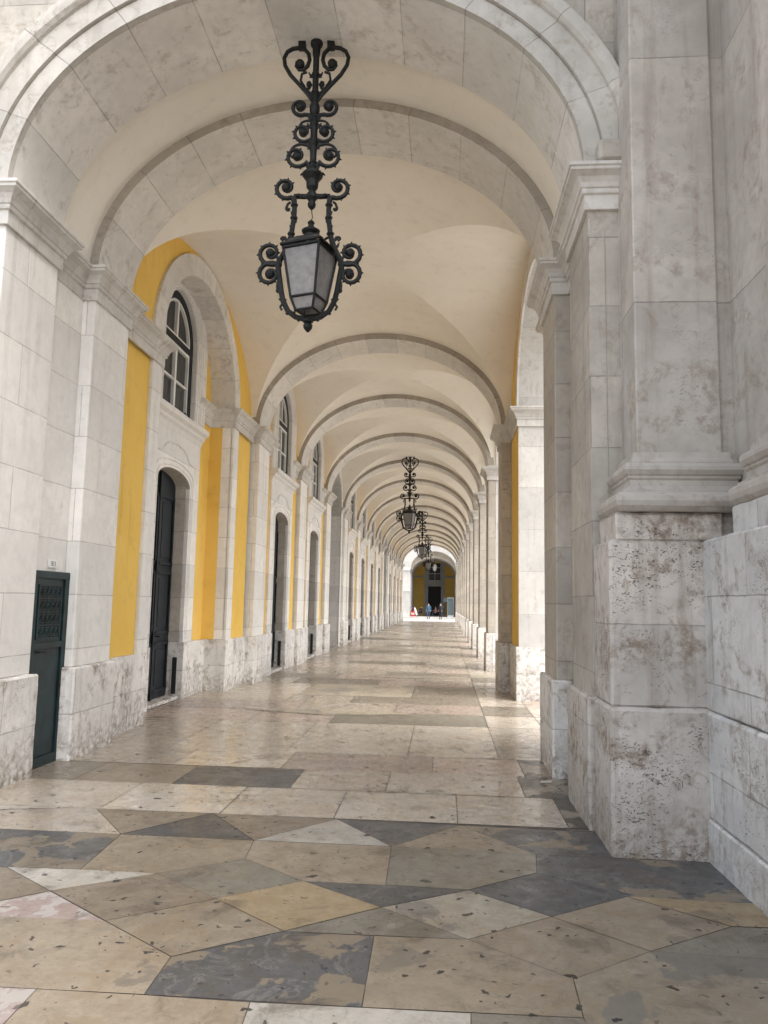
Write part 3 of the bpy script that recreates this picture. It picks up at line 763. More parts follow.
# ------------------------------------------------------------------ paving
pav = MB(); Z = .004
def slab(pts, m, gap=.0024, z=Z):
    P = [Vector(p) for p in pts]; n = len(P)
    if sum(P[i].x*P[(i+1) % n].y-P[(i+1) % n].x*P[i].y for i in range(n)) < 0: P.reverse()
    out = []
    for i in range(n):
        a, b_, c = P[i-1], P[i], P[(i+1) % n]
        d0, d1 = (b_-a).normalized(), (c-b_).normalized()
        n0, n1 = Vector((-d0.y, d0.x)), Vector((-d1.y, d1.x)); o = n0+n1
        k = o.dot(n0)
        o = o/k if k > .25 else o.normalized()*2
        out.append(b_+o*gap)
    zz = z+random.uniform(-.0012, .0012)
    pav.face([(p.x, p.y, zz) for p in out], M[m])
def px(*pts): return [ground(*p) for p in pts]
T = dict(a0=(-60, 799), a1=(95, 807.5), a2=(213, 813.5), a3=(336.7, 819.3), a4=(460, 825.8), a5=(660, 836),
         b00=(-80, 826), b0=(0, 829.3), b1=(121, 834.6), b2=(254, 840.8), b3=(391.5, 847), b4=(536, 855), b5=(640, 860),
         c1=(80, 870), c2=(156.7, 874), c3=(245, 859.3), c4=(303, 881.5), c5=(385.7, 885.7), c6=(468, 890.7), c7=(537, 873.5), c0=(6.7, 867.7))
def tl(mat, *ks): slab(px(*[T[k] if isinstance(k, str) else k for k in ks]), mat)
tl('p_light', 'a1', 'b1', 'b0', (-60, 826.5), (-60, 812)); tl('p_light2', (-60, 798), 'a1', (-60, 811))
tl('p_tan2', 'a1', 'a2', 'b1'); tl('p_dark', 'a2', 'b2', 'b1'); tl('p_tan2', 'a2', 'a3', 'b2'); tl('p_white', 'a3', 'b3', 'b2')
tl('p_dark', 'a3', 'a4', 'b3'); tl('p_tan', 'a4', 'b4', 'b3'); tl('p_dpatch', 'a4', 'a5', 'b5', 'b4')
tl('p_dpatch', 'b0', 'b1', 'c1', 'c0', (-60, 864), (-60, 826.7)); tl('p_tan', 'b1', 'b2', 'c3', 'c2', 'c1')
tl('p_tan', 'b2', 'b3', 'c5', 'c4', 'c3'); tl('p_olive', 'c3', 'c4', (216, 899.5), 'c2'); tl('p_olive', 'b3', 'b4', 'c7', 'c6', 'c5')
tl('p_dpatch', 'b4', (640, 860), (800, 866), (800, 907), (626.7, 897.3), 'c7')
tl('p_dark', 'c6', 'c7', (626.7, 897.3), (551.7, 917.3))
tl('p_dark', 'c4', 'c5', 'c6', (381, 908)); tl('p_gold', 'c4', (381, 908), (283.5, 932), (216, 899.5))
tl('p_white', 'c0', 'c1', 'c2', (50, 891.5)); tl('p_tan2', (-60, 864), 'c0', (50, 891.5), (-60, 913))
tl('p_tan2', (50, 891.5), 'c2', (216, 899.5), (105, 921.7)); tl('p_pink', (-60, 913.5), (50, 891.5), (105, 921.7), (-60, 914.5))
tl('p_tan', (216, 899.5), (283.5, 932), (171, 957.5), (105, 921.7)); tl('p_olive', (381, 908), (468, 940), (283.5, 932))
tl('p_wpatch', 'c6', (551.7, 917.3), (468, 940), (381, 908)); tl('p_tan', (551.7, 917.3), (651, 952), (573.3, 980), (468, 940))
tl('p_tan', (626.7, 897.3), (732, 927.3), (651, 952), (551.7, 917.3)); tl('p_gold', (626.7, 897.3), (800, 907), (800, 929.5), (732, 927.3))
tl('p_olive', (732, 927.3), (800, 929.5), (800, 962), (651, 952)); tl('p_mottle', (651, 952), (800, 962), (860, 1140), (640, 1130), (583.6, 1019), (573.3, 980))
tl('p_tan', (-60, 914.5), (105, 921.7), (171, 957.5), (144, 995.5), (-60, 985)); tl('p_dpatch', (171, 957.5), (283.5, 932), (374, 936.7), (361.7, 1008.3), (144, 995.5))
tl('p_tan', (374, 936.7), (468, 940), (573.3, 980), (583.6, 1019), (361.7, 1008.3))
tl('p_pink', (-60, 985), (37, 989.5), (-30, 1060), (-160, 1052)); tl('p_tan', (37, 989.5), (144, 995.5), (250, 1003), (225, 1073), (-30, 1060))
tl('p_white', (250, 1003), (361.7, 1008.3), (471, 1014), (471, 1086), (225, 1073)); tl('p_olive', (471, 1014), (583.6, 1019), (640, 1095), (471, 1086))
# the same stones carry on under and behind the viewer, out of the frame
kinds = ['p_tan', 'p_tan2', 'p_olive', 'p_dark', 'p_gold', 'p_wpatch', 'p_white']
y = ground(384, 1082)[1]-.03
while y > -6:
    x = -9.0
    while x < 6:
        w = random.uniform(.7, 1.5); slab([(x, y-.8), (x+w, y-.8), (x+w, y), (x, y)], random.choice(kinds)); x += w
    y -= .8
y = ground(384, 1082)[1]-.03
while y < 6.0:      # left of the frame
    x = -4.6
    while x > -9:
        slab([(x-1.1, y), (x, y), (x, y+.75), (x-1.1, y+.75)], random.choice(kinds)); x -= 1.1
    y += .75
rows = [(6.085, 6.97, [(-4.1, 'p_light'), (-2.68, 'p_light2'), (-1.72, 'p_light'), (-.83, 'p_light2'), (.12, 'p_light'), (.95, 'p_grime')]),
        (6.97, 7.76, [(-4.1, 'p_mud'), (-3.35, 'p_tan2'), (-2.42, 'p_dark'), (-1.35, 'p_light'), (-.5, 'p_light2'), (.72, 'p_grime')]),
        (7.76, 8.60, [(-4.1, 'p_light'), (-2.7, 'p_light2'), (-1.6, 'p_rose'), (-.1, 'p_rose'), (.8, 'p_grime')]),
        (8.60, 10.75, [(-4.3, 'p_light'), (-3.05, 'p_light2'), (-1.72, 'p_light2'), (-.38, 'p_light2'), (.61, 'p_light'), (1.35, 'p_light')])]
for y0, y1, cols in rows:
    for i, (x, m) in enumerate(cols):
        xe = cols[i+1][0] if i+1 < len(cols) else 2.75
        slab([(x, y0), (xe, y0), (xe, y1), (x, y1)], m, .0035)
y = 10.75; rr = random.Random(3)
while y < 72.2:
    h = rr.choice([.85, 1.1, 1.45, 1.9]); y1 = min(72.3, y+h); x = -5.5 if 25 < y < 30 else -4.35
    cuts = [x]
    while cuts[-1] < -.4: cuts.append(min(.61, cuts[-1]+rr.uniform(1.0, 2.1)))
    cuts[-1] = .61; cuts += [1.35, 2.75]
    rowm = rr.random()
    for a0, a1 in zip(cuts, cuts[1:]):
        if a1-a0 < .1: continue
        m = rr.choices(['p_light', 'p_light2', 'p_rose', 'p_mud', 'p_olive', 'p_wpatch'], [5, 4, 4, 1.2, .7, 1.2])[0]
        slab([(a0, y), (a1, y), (a1, y1), (a0, y1)], m, .006)
    y = y1
# slim dark lozenges let into the floor
for yy, cx in ((11.75, -1.7), (17.6, -.6), (26.0, -1.4)):
    slab([(cx-1.35, yy), (cx, yy-.33), (cx+1.35, yy), (cx, yy+.33)], 'p_wpatch', .0, z=.0085)
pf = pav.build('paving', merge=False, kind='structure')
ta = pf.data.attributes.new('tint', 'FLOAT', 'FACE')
for i_, p_ in enumerate(pf.data.polygons): ta.data[i_].value = random.uniform(.70, .84) if p_.center.y < 6.07 else random.uniform(.80, 1.08)  # front slabs toned down: light fall-off under the arch is put into tint
mb = MB(); mb.face([(-9.5, -6.5, 0), (2.75, -6.5, 0), (2.75, 72.3, 0), (-9.5, 72.3, 0)], M['grout'])
mb.face([(2.75, -6.5, 0), (6, -6.5, 0), (6, 5, 0), (2.75, 5, 0)], M['grout'])
mb.build('floor', kind='structure')
mb = MB(); mb.face([(-400, -400, -.03), (400, -400, -.03), (400, 600, -.03), (-400, 600, -.03)], M['cobble']); mb.build('ground', kind='structure')
# raised pavement across the street, in the open
mb = MB(); mb.box(-30, 30, 88.3, 104, -.03, .1, M['cobble']); mb.build('pavement', kind='structure')

# ------------------------------------------------------------------ iron lanterns
def spiral(cx, cz, r, a0, turns, sgn, r_end=.3, n=18):
    """scroll in the x-z plane, starting at angle a0 on radius r and curling in"""
    return [(cx+(r*(1-(1-r_end)*i/n))*math.cos(a0+sgn*2*PI*turns*i/n), 0, cz+(r*(1-(1-r_end)*i/n))*math.sin(a0+sgn*2*PI*turns*i/n)) for i in range(n+1)]
KX, KZ = .00290, .00318
def L(xz, yz): return (xz*KX, 0, -(yz-75)*KZ)
def make_lantern():
    root = empty('hanging_lantern', (0, 0, 0)); ir = M['iron']
    mb = MB()
    zc = lambda y: -(y-75)*KZ
    mb.lathe([(0, 0), (.06, 0), (.06, -.03), (.04, -.05), (.036, -.12), (.03, -.15), (.030, zc(270)), (.05, zc(285)), (.05, zc(300)), (.03, zc(312)), (.032, zc(330)), (.045, zc(342)), (.03, zc(352)),
              (.034, zc(390)), (.05, zc(400)), (.034, zc(410)), (.030, zc(470)), (.036, zc(490)), (.045, zc(505)), (.095, zc(500)), (.10, zc(508)), (.06, zc(525)), (.055, zc(545)), (.03, zc(556)), (.05, zc(566)), (.055, zc(578)),
              (.03, zc(588)), (.04, zc(597)), (.035, zc(606)), (.012, zc(614)), (0, zc(618))], ir, seg=12)
    for s in (-1, 1): mb.box(s*.14-.035, s*.14+.035, -.03, .03, -.07, 0, ir)
    for s in (-1, 1):
        for yz, w in ((498, 38),):
            mb.tube([L(s*10, yz+25), L(s*24, yz+12), L(s*34, yz+2), L(s*40, yz+8)], [.016, .018, .014, .008], ir, 6)
    mb.build('post', root)
    def scroll(stem, c, r, a0, turns, sg, rad=.017, leaf=True, ballr=.045):
        for s in (-1, 1):
            m2 = MB()
            sp = spiral(c[0]*KX, L(0, c[1])[2], r*KX*1.05, a0, turns, sg)
            pts = [L(*q) for q in stem]+sp
            pts = [(s*p[0], p[1], p[2]) for p in pts]; n = len(pts)
            m2.tube(pts, [rad*1.08*(1.15-.35*i/n) for i in range(n)], ir, 7)
            m2.ball((s*c[0]*KX, 0, L(0, c[1])[2]), ballr, ir, 9)
            if leaf:
                for k in (2, 4, 6, 8, 10, 12):
                    p = sp[min(k, len(sp)-1)]; d = Vector((p[0]-c[0]*KX, 0, p[2]-L(0, c[1])[2])).normalized()
                    q = Vector(p)+d*.035
                    m2.tube([(s*p[0], 0, p[2]), (s*(p[0]+d.x*.018), 0, p[2]+d.z*.018), (s*q.x, 0, q.z)], [.014, .011, .003], ir, 5)
            m2.build('scroll', root)
    # acanthus leaves wrapped round the stem
    lv = MB()
    for yy in (318, 345, 398, 412, 466, 480, 238, 180):
        for s in (-1, 1):
            lv.tube([L(s*6, yy+10), L(s*18, yy+2), L(s*24, yy-8)], [.014, .013, .004], ir, 5)
            lv.tube([L(s*6, yy), L(s*15, yy+9), L(s*22, yy+10)], [.012, .010, .003], ir, 5)
        lv.ball(L(0, yy), .042, ir, 8, .55)
    lv.build('leaf_ornament', root)
    lv = MB()
    for s in (-1, 1):
        for (x, y, ex, ey) in ((72, 712, 16, -8), (80, 735, 14, -12), (103, 770, 8, -16), (92, 850, 14, 6), (84, 890, 14, 6), (64, 930, 10, 12), (30, 950, 4, 14), (58, 630, 10, -6), (57, 655, -10, -6), (60, 675, 10, -6), (86, 900, -14, -4), (50, 940, -8, -12)):
            lv.tube([L(s*x, y), L(s*(x+ex*.6), y+ey*.6), L(s*(x+ex), y+ey-6)], [.017, .014, .004], ir, 5)
    lv.build('leaf_ornament', root)
    # heart at the top
    for s in (-1, 1):
        m2 = MB()
        path = [L(s*x, y) for x, y in ((8, 268), (24, 245), (52, 215), (84, 182), (104, 150), (108, 125), (98, 105), (80, 95), (60, 92), (40, 97), (26, 112), (22, 132), (28, 152), (42, 165), (58, 164), (68, 152), (66, 138))]
        m2.tube(path, [.016]+[.02]*12+[.018, .016, .014, .012], ir, 8); m2.ball(L(s*54, 146), .047, ir, 9)
        m2.tube([L(s*x, y) for x, y in ((10, 262), (20, 245), (36, 222), (50, 200), (46, 178), (30, 172))], .013, ir, 6)
        m2.tube([L(s*x, y) for x, y in ((38, 215), (34, 226), (20, 226), (14, 214), (20, 204), (28, 208))], .012, ir, 6)
        m2.ball(L(s*24, 214), .022, ir, 7)
        m2.build('scroll', root)
    scroll([(4, 325), (18, 312)], (48, 286), 30, R(-120), 1.05, 1, leaf=False)
    scroll([(4, 398), (12, 392)], (36, 368), 33, R(-110), .95, 1, .016)
    scroll([(4, 400), (10, 340)], (36, 362), 40, R(130), .3, -1, .010, leaf=False, ballr=.01)
    scroll([(6, 485), (18, 470)], (54, 445), 38, R(-150), 1.1, 1, .017)
    scroll([(6, 418), (22, 410)], (54, 446), 44, R(110), .35, -1, .012, leaf=False, ballr=.01)
    # yoke carrying the lamp
    m2 = MB()
    for s in (-1, 1):
        pts = [(0, 572), (30, 573), (55, 572), (57, 590), (56, 620), (58, 650), (62, 678), (66, 700), (74, 726), (86, 752), (100, 775), (104, 790), (100, 812), (95, 840), (90, 870), (82, 900), (66, 928), (40, 946), (0, 955)]
        m2.tube([L(s*x, y) for x, y in pts], [.026]*3+[.024]*5+[.028]*4+[.026]*7, ir, 8)
        for yy, xx in ((600, 57), (640, 57), (690, 64), (572, 44)):
            m2.ball(L(s*xx, yy), .038, ir, 8, .6)
        m2.tube([L(s*x, y) for x, y in ((60, 700), (48, 706), (38, 716), (30, 708), (38, 700))], .012, ir, 6)
        m2.tube([L(s*x, y) for x, y in ((84, 905), (92, 915), (86, 925))], .012, ir, 5)
    m2.build('yoke', root)
    scroll([(57, 600), (60, 585), (66, 575)], (86, 545), 37, R(-120), 1.1, 1, .019)
    scroll([(70, 720), (84, 700), (92, 712)], (88, 706), 8, R(0), .7, 1, .010, leaf=False, ballr=.012)
    scroll([(70, 590), (78, 596), (82, 606)], (76, 612), 8, R(40), .7, -1, .010, leaf=False, ballr=.012)
    scroll([(92, 782), (110, 784)], (130, 750), 38, R(-100), 1.15, 1, .019)
    scroll([(92, 784), (110, 783)], (130, 816), 38, R(100), 1.15, -1, .019)
    scroll([(98, 830), (104, 850), (102, 866)], (96, 862), 10, R(-20), .8, -1, .010, leaf=False, ballr=.014)
    f = MB(); z = zc(955); f.lathe([(.02, z+.02), (.045, z), (.05, z-.02), (.03, z-.035), (.045, z-.05), (.04, z-.08), (.012, z-.115), (0, z-.12)], ir); f.build('finial', root)
    # lamp housing, turned on its axis; hung by a thin rod
    lamp = MB(); a = R(-20); ca, sa = math.cos(a), math.sin(a)
    rot = lambda x, y, z_: (x*ca-y*sa, x*sa+y*ca, z_)
    zt, zb, zq = zc(748), zc(893), zc(930); ht, hb, hq = .185, .125, .088
    cor = ((-1, -1), (1, -1), (1, 1), (-1, 1))
    def bar(p, q, r_=.013): lamp.tube([p, q], r_, ir, 5)
    for i in range(4):
        c0, c1 = cor[i], cor[(i+1) % 4]
        for (z_, h_, rr_) in ((zt, ht, .017), (zt+.03, ht+.015, .016), (zb, hb, .013), (zq, hq, .012), (zc(715), .125, .013)):
            bar(rot(c0[0]*h_, c0[1]*h_, z_), rot(c1[0]*h_, c1[1]*h_, z_), rr_)
        bar(rot(c0[0]*ht, c0[1]*ht, zt), rot(c0[0]*hb, c0[1]*hb, zb)); bar(rot(c0[0]*hb, c0[1]*hb, zb), rot(c0[0]*hq, c0[1]*hq, zq))
    body = lamp.build('lamp_housing', root)
    for i in range(4):
        c0, c1 = cor[i], cor[(i+1) % 4]
        m3 = MB(); e = .004
        m3.face([rot(c0[0]*(hb-e), c0[1]*(hb-e), zb), rot(c1[0]*(hb-e), c1[1]*(hb-e), zb), rot(c1[0]*(ht-e), c1[1]*(ht-e), zt), rot(c0[0]*(ht-e), c0[1]*(ht-e), zt)], M['frost'])
        m3.face([rot(c0[0]*(hq-e), c0[1]*(hq-e), zq), rot(c1[0]*(hq-e), c1[1]*(hq-e), zq), rot(c1[0]*(hb-e), c1[1]*(hb-e), zb), rot(c0[0]*(hb-e), c0[1]*(hb-e), zb)], M['frost'])
        m3.build('pane', body)
    cp = MB()
    for i in range(4):
        c0, c1 = cor[i], cor[(i+1) % 4]
        cp.face([rot(c0[0]*.19, c0[1]*.19, zt+.035), rot(c1[0]*.19, c1[1]*.19, zt+.035), rot(c1[0]*.125, c1[1]*.125, zc(712)), rot(c0[0]*.125, c0[1]*.125, zc(712))], M['lampcap'])
        cp.face([rot(c0[0]*.125, c0[1]*.125, zc(712)), rot(c1[0]*.125, c1[1]*.125, zc(712)), rot(c1[0]*.06, c1[1]*.06, zc(700)), rot(c0[0]*.06, c0[1]*.06, zc(700))], ir)
    z = zc(700)
    cp.lathe([(.06, z-.01), (.06, z+.02), (.085, z+.045), (.088, z+.06), (.05, z+.085), (.03, z+.10), (.025, z+.12), (.035, z+.14), (.02, z+.16), (0, z+.165)], ir)
    cp.tube([(0, 0, zc(648)), (.012, 0, zc(638)), (.004, 0, zc(625)), (0, 0, zc(612))], .005, ir, 5)
    cp.build('cap', body)
    return root
M['lampcap'] = simple('brown_grey_metal_sheet', (.09, .08, .075), .3, metal=.6, var=.2)
lan = make_lantern()
LT = [(6.82, 7.045, 'nearest and largest black iron scrollwork lantern hanging from the front arch'),
      (28.75, 7.16, 'second black iron scrollwork lantern from the viewer, halfway up the vaulted ceiling'),
      (46.0, 7.16, 'third iron lantern down the arcade, partly hidden behind the second one'),
      (64.0, 7.16, 'small far lantern, hanging fourth in line before the arcade opens to daylight')]
for i, (y, z, lab) in enumerate(LT):
    o = lan if i == 0 else dup(lan)
    o.location = (-1.285 if i == 0 else -1.33, y, z); tag(o, lab, 'lantern', 'iron lanterns hanging down the arcade')
    if i == 0: o.rotation_euler = (R(0), R(0), R(2))

# ------------------------------------------------------------------ the building across the street
fb = empty('arched_building', (0, 92, .1), 'bright white stone building across the street with a deep arched entrance', 'building')
FO = Vector((0, 92, .1))
def fpart(mb, name, **k):
    o = mb.build(name, fb, **k); o.location = -FO; return o
fcx, fh, fsp, fr_ = -1.32, 2.72, 5.75, 2.15
mb = MB(); n = 30; wt = M['farstone']
pts = [(fcx+fh*math.cos(PI*i/n), fsp+fr_*math.sin(PI*i/n)) for i in range(n+1)]
for p, q in zip(pts, pts[1:]):
    mb.face([(q[0], 92, q[1]), (p[0], 92, p[1]), (p[0], 92, 16), (q[0], 92, 16)], wt)
    mb.face([(p[0], 92, p[1]), (q[0], 92, q[1]), (q[0], 93.2, q[1]), (p[0], 93.2, p[1])], M['ring'], smooth=True)
mb.face([(-22, 92, .1), (fcx-fh, 92, .1), (fcx-fh, 92, 16), (-22, 92, 16)], wt); mb.face([(fcx+fh, 92, .1), (20, 92, .1), (20, 92, 16), (fcx+fh, 92, 16)], wt)
fpart(mb, 'front_wall')
mb = MB()
for x0_, x1_ in ((-22, fcx-fh-.0), (fcx+fh+.0, 20)): mb.box(x0_, x1_, 91.9, 92, .1, 1.6, wt); mb.box(x0_, x1_, 91.93, 92, 3.1, 3.3, M['cornice']); mb.box(x0_ if x0_ < -10 else x0_, x1_, 91.86, 92, 5.55, 5.75, M['cornice'])
for z in (8.9, 9.4, 11.2): mb.box(-22, 20, 91.85, 92, z, z+.16, M['cornice'])
fpart(mb, 'moulding')
mb = MB(); X0, X1 = fcx-3.1, fcx+3.1
mb.face([(X0, 93.2, .1), (X0, 103, .1), (X0, 103, 9), (X0, 93.2, 9)], wt); mb.face([(X1, 103, .1), (X1, 93.2, .1), (X1, 93.2, 9), (X1, 103, 9)], wt)
fpart(mb, 'passage_wall')
for yy in (93.2, 95.8, 98.4, 101.0):
    m2 = MB()
    for k_ in range(n):
        t0, t1 = PI*k_/n, PI*(k_+1)/n
        for (ra, rb, ya, yb, mm) in ((0, 0, yy, yy+.7, 'ring'), (.25, .25, yy+.7, yy+2.6, 'vault')):
            P = lambda t, o, y_: (fcx+(fh-.05+o)*math.cos(t), y_, 5.2+(1.95+o)*math.sin(t))
            m2.face([P(t0, ra, ya), P(t1, ra, ya), P(t1, ra, yb), P(t0, ra, yb)], M[mm], smooth=True)
        ob = 1.2 if yy == 93.2 else .3
        m2.face([P(t0, 0, yy), P(t0, ob, yy), P(t1, ob, yy), P(t1, 0, yy)], M['ringedge'])
    fpart(m2, 'arch')
    for s in (-1, 1):
        m2 = MB(); m2.box(fcx+s*(fh-.05), fcx+s*(fh+.4), yy, yy+.7, .1, fsp, wt); fpart(m2, 'pier')
mb = MB(); mb.box(X0, X1, 103, 103.3, .1, 9, M['ochre']); fpart(mb, 'rear_wall')
mb = MB(); cx = -1.27
for s in (-1, 1): mb.box(cx+s*.85, cx+s*1.35, 102.9, 103, .1, 7.6, wt)
mb.box(cx-.85, cx+.85, 102.9, 103, 3.95, 4.7, wt)
mb.box(X0, cx-1.35, 102.85, 103, 5.1, 5.35, wt); mb.box(cx+1.35, X1, 102.85, 103, 5.1, 5.35, wt)
fpart(mb, 'door_surround')
mb = MB(); mb.box(cx-.85, cx+.85, 102.95, 103.0, .1, 3.95, M['black']); fpart(mb, 'door')
mb = MB(); mb.box(cx-.85, cx+.85, 102.95, 103.0, 4.7, 7.0, M['pane'])
for xx in (-.8, 0, .76): mb.box(cx+xx, cx+xx+.05, 102.9, 102.95, 4.7, 7.0, M['white'])
for zz in (4.7, 5.6, 6.4): mb.box(cx-.8, cx+.8, 102.9, 102.95, zz, zz+.05, M['white'])
fpart(mb, 'window')
mb = MB(); mb.box(-22, X0, 93.2, 104, .1, 16, wt); mb.box(X1, 20, 93.2, 104, .1, 16, wt); mb.box(X0, X1, 93.3, 104, 8.6, 16, wt); fpart(mb, 'upper_storey')
def mini_lantern():
    r = empty('globe_lantern', (-1.2, 96.5, 7.8), 'pale lantern hanging inside the archway across the street', 'lantern')
    m = MB(); m.tube([(0, 0, 0), (0, 0, -1.2)], .03, M['iron'], 6); m.build('rod', r)
    m = MB(); m.lathe([(0, -1.2), (.12, -1.25), (.27, -1.45), (.22, -1.95), (.08, -2.1), (0, -2.12)], M['white']); m.build('globe', r)
mini_lantern()

# ------------------------------------------------------------------ people and café things at the far end
def person(loc, rz, label, top, legs, skin=(.45, .28, .2), hair=(.05, .035, .03), pose='stand', h=1.72, group='people at the far end of the arcade'):
    r = empty('person', loc, label, 'person', group, rz)
    k = h/1.72
    ms = simple('skin_tone', skin, .6, var=.05, bump=0)
    J = {}; E = []
    def add(n_, p, rad, par=None):
        J[n_] = (Vector(p)*k, rad*k); 
        if par: E.append((par, n_))
    if pose == 'sit':
        hz, kn, ft = .50, [(.1, .42, .50), (-.1, .42, .50)], [(.1, .40, .05), (-.1, .46, .05)]
    elif pose == 'walk':
        hz, kn, ft = .92, [(.09, .14, .50), (-.09, -.04, .48)], [(.09, .16, .06), (-.09, -.28, .09)]
    else:
        hz, kn, ft = .92, [(.1, .02, .50), (-.1, .0, .50)], [(.11, 0, .05), (-.11, .02, .05)]
    add('hip', (0, 0, hz), .135); add('waist', (0, 0, hz+.17), .125, 'hip'); add('chest', (0, .0, hz+.38), .15, 'waist'); add('neckb', (0, 0, hz+.52), .075, 'chest')
    add('neck', (0, .005, hz+.58), .052, 'neckb'); add('head', (0, .015, hz+.665), .085, 'neck'); add('crown', (0, .012, hz+.745), .075, 'head')
    for i, s in enumerate((1, -1)):
        add('h%d' % i, (s*.09, 0, hz-.04), .095, 'hip'); add('k%d' % i, kn[i], .06, 'h%d' % i); add('a%d' % i, ft[i], .042, 'k%d' % i)
        add('t%d' % i, (ft[i][0], ft[i][1]+.16, .035), .03, 'a%d' % i)
        add('s%d' % i, (s*.17, 0, hz+.47), .065, 'chest')
        el = (s*.235, -.02, hz+.2) if pose != 'sit' else (s*.22, .1, hz+.24)
        wr_ = (s*.22, .1 if pose != 'sit' else .32, hz-.0) if pose != 'sit' else (s*.14, .3, hz+.2)
        add('e%d' % i, el, .043, 's%d' % i); add('w%d' % i, wr_, .028, 'e%d' % i); add('f%d' % i, (wr_[0], wr_[1]+.02, wr_[2]-.10) if pose != 'sit' else (wr_[0], wr_[1]+.1, wr_[2]-.02), .022, 'w%d' % i)
    names = list(J); me = bpy.data.meshes.new('person')
    me.from_pydata([J[n_][0] for n_ in names], [(names.index(a_), names.index(c_)) for a_, c_ in E], [])
    o = bpy.data.objects.new('body', me); C.objects.link(o); o.parent = r
    sk = o.modifiers.new('skin', 'SKIN'); sk.use_smooth_shade = True
    for i, n_ in enumerate(names): me.skin_vertices[0].data[i].radius = (J[n_][1],)*2
    me.skin_vertices[0].data[0].use_root = True
    o.modifiers.new('sub', 'SUBSURF').levels = 1; o.modifiers['sub'].render_levels = 2
    me.materials.append(ms)
    # bake, so that clothes can be cut from the same surface
    dg = bpy.context.evaluated_depsgraph_get(); ev = o.evaluated_get(dg); nm = bpy.data.meshes.new_from_object(ev)
    o.modifiers.clear(); o.data = nm; nm.materials.clear()
    mt, ml, mh = simple('cloth_top', top, .8, var=.15), simple('cloth_legs', legs, .8, var=.15), simple('hair_colour', hair, .6)
    mshoe = simple('shoe_leather', (.02, .018, .016), .5)
    for m_ in (ms, mt, ml, mh, mshoe): nm.materials.append(m_)
    hz *= k
    for p in nm.polygons:
        c = p.center
        if c.z > hz+.70*k or (c.z > hz+.60*k and c.y < .0): p.material_index = 3
        elif c.z > hz+.53*k: p.material_index = 0
        elif c.z < .08*k: p.material_index = 4
        elif abs(c.x) > .19*k and c.z < hz+.03*k and pose != 'sit': p.material_index = 0
        elif c.z > hz-.02*k and not (pose == 'sit' and c.y > .16 and c.z < hz+.1): p.material_index = 1
        else: p.material_index = 2
        p.use_smooth = True
    fm = MB(); hd = J['head'][0]
    for s in (-1, 1): fm.ball((s*.03, hd.y+.082*k, hd.z+.015), .009, mh, 6)
    fm.tube([(0, hd.y+.075*k, hd.z+.02), (0, hd.y+.105*k, hd.z-.012)], [.008, .014], ms, 6)
    fm.tube([(-.022, hd.y+.08*k, hd.z-.04), (.022, hd.y+.08*k, hd.z-.04)], .005, simple('lip', (.35, .12, .1), .5), 5)
    fm.build('face', r)
    return r
person((-1.63, 82.5, -.03), R(180), 'person in a blue jacket and jeans walking towards the viewer', (.035, .10, .17), (.03, .045, .10), hair=(.35, .26, .16), pose='walk', h=1.74)
person((-.35, 83.5, -.03), R(150), 'person in dark clothes standing right of the one in blue', (.016, .017, .022), (.014, .014, .017), hair=(.3, .25, .2), h=1.76)
def cafe_chair(loc, rz, col, label):
    r = empty('cafe_chair', loc, label, 'chair', 'chairs in the archway across the street', rz); m_ = simple('chair_frame', (.05, .05, .05), .4); mc = simple('chair_seat', col, .5)
    MB().box(-.22, .22, -.2, .22, .43, .46, mc).build('seat', r, bevel=.01)
    MB().box(-.22, .22, -.24, -.21, .55, .9, mc).build('backrest', r, bevel=.01)
    for sx in (-1, 1):
        for sy in (-1, 1): MB().tube([(sx*.2, sy*.2, 0), (sx*.2, sy*.2, .43 if sy > 0 else .9)], .013, m_, 6).build('leg', r)
    return r
def cafe_table(loc, label):
    r = empty('cafe_table', loc, label, 'table', 'small round tables in the archway'); m_ = simple('table_metal', (.2, .2, .2), .4)
    MB().lathe([(0, .72), (.33, .72), (.33, .74), (0, .745)], m_, seg=18).build('tabletop', r)
    MB().lathe([(0, .0), (.22, .0), (.22, .02), (.03, .05), (.03, .72), (0, .72)], m_).build('pedestal', r)
F0 = .1
person((-3.55, 93.5, F0), R(-60), 'seated person in a dark top by the red box at left', (.03, .03, .05), (.03, .03, .04), pose='sit')
person((-2.75, 94.0, F0), R(60), 'seated person in black at the second café seat from left', (.012, .012, .014), (.02, .02, .02), pose='sit')
person((-1.0, 95.0, F0), R(90), 'seated person in a pink-brown top behind the one in blue', (.35, .17, .13), (.05, .05, .06), pose='sit')
cafe_chair((-3.55, 93.5, F0), R(-60), (.3, .03, .02), 'red café chair under the seated person by the red box')
cafe_chair((-2.75, 94.0, F0), R(60), (.03, .03, .03), 'black café chair under the seated person in black')
cafe_chair((-1.0, 95.0, F0), R(90), (.03, .03, .03), 'black café chair under the person in the pink-brown top')
cafe_chair((.2, 95.6, F0), R(-70), (.10, .07, .05), 'empty brown café chair behind the standing person in dark clothes')
cafe_table((-3.1, 93.6, F0), 'small round table between the two seated people at left')
cafe_table((-1.75, 95.2, F0), 'small round table behind the walking person in blue')
mb = MB(); mb.box(-3.95, -3.45, 92.4, 92.8, F0, F0+.62, simple('red_paint', (.45, .03, .02), .5)); mb.box(-3.9, -3.5, 92.39, 92.4, F0+.2, F0+.45, simple('light_panel', (.5, .4, .35), .5))
tag(mb.build('crate', bevel=.02), 'red box on the pavement at the left foot of the far arch', 'box')
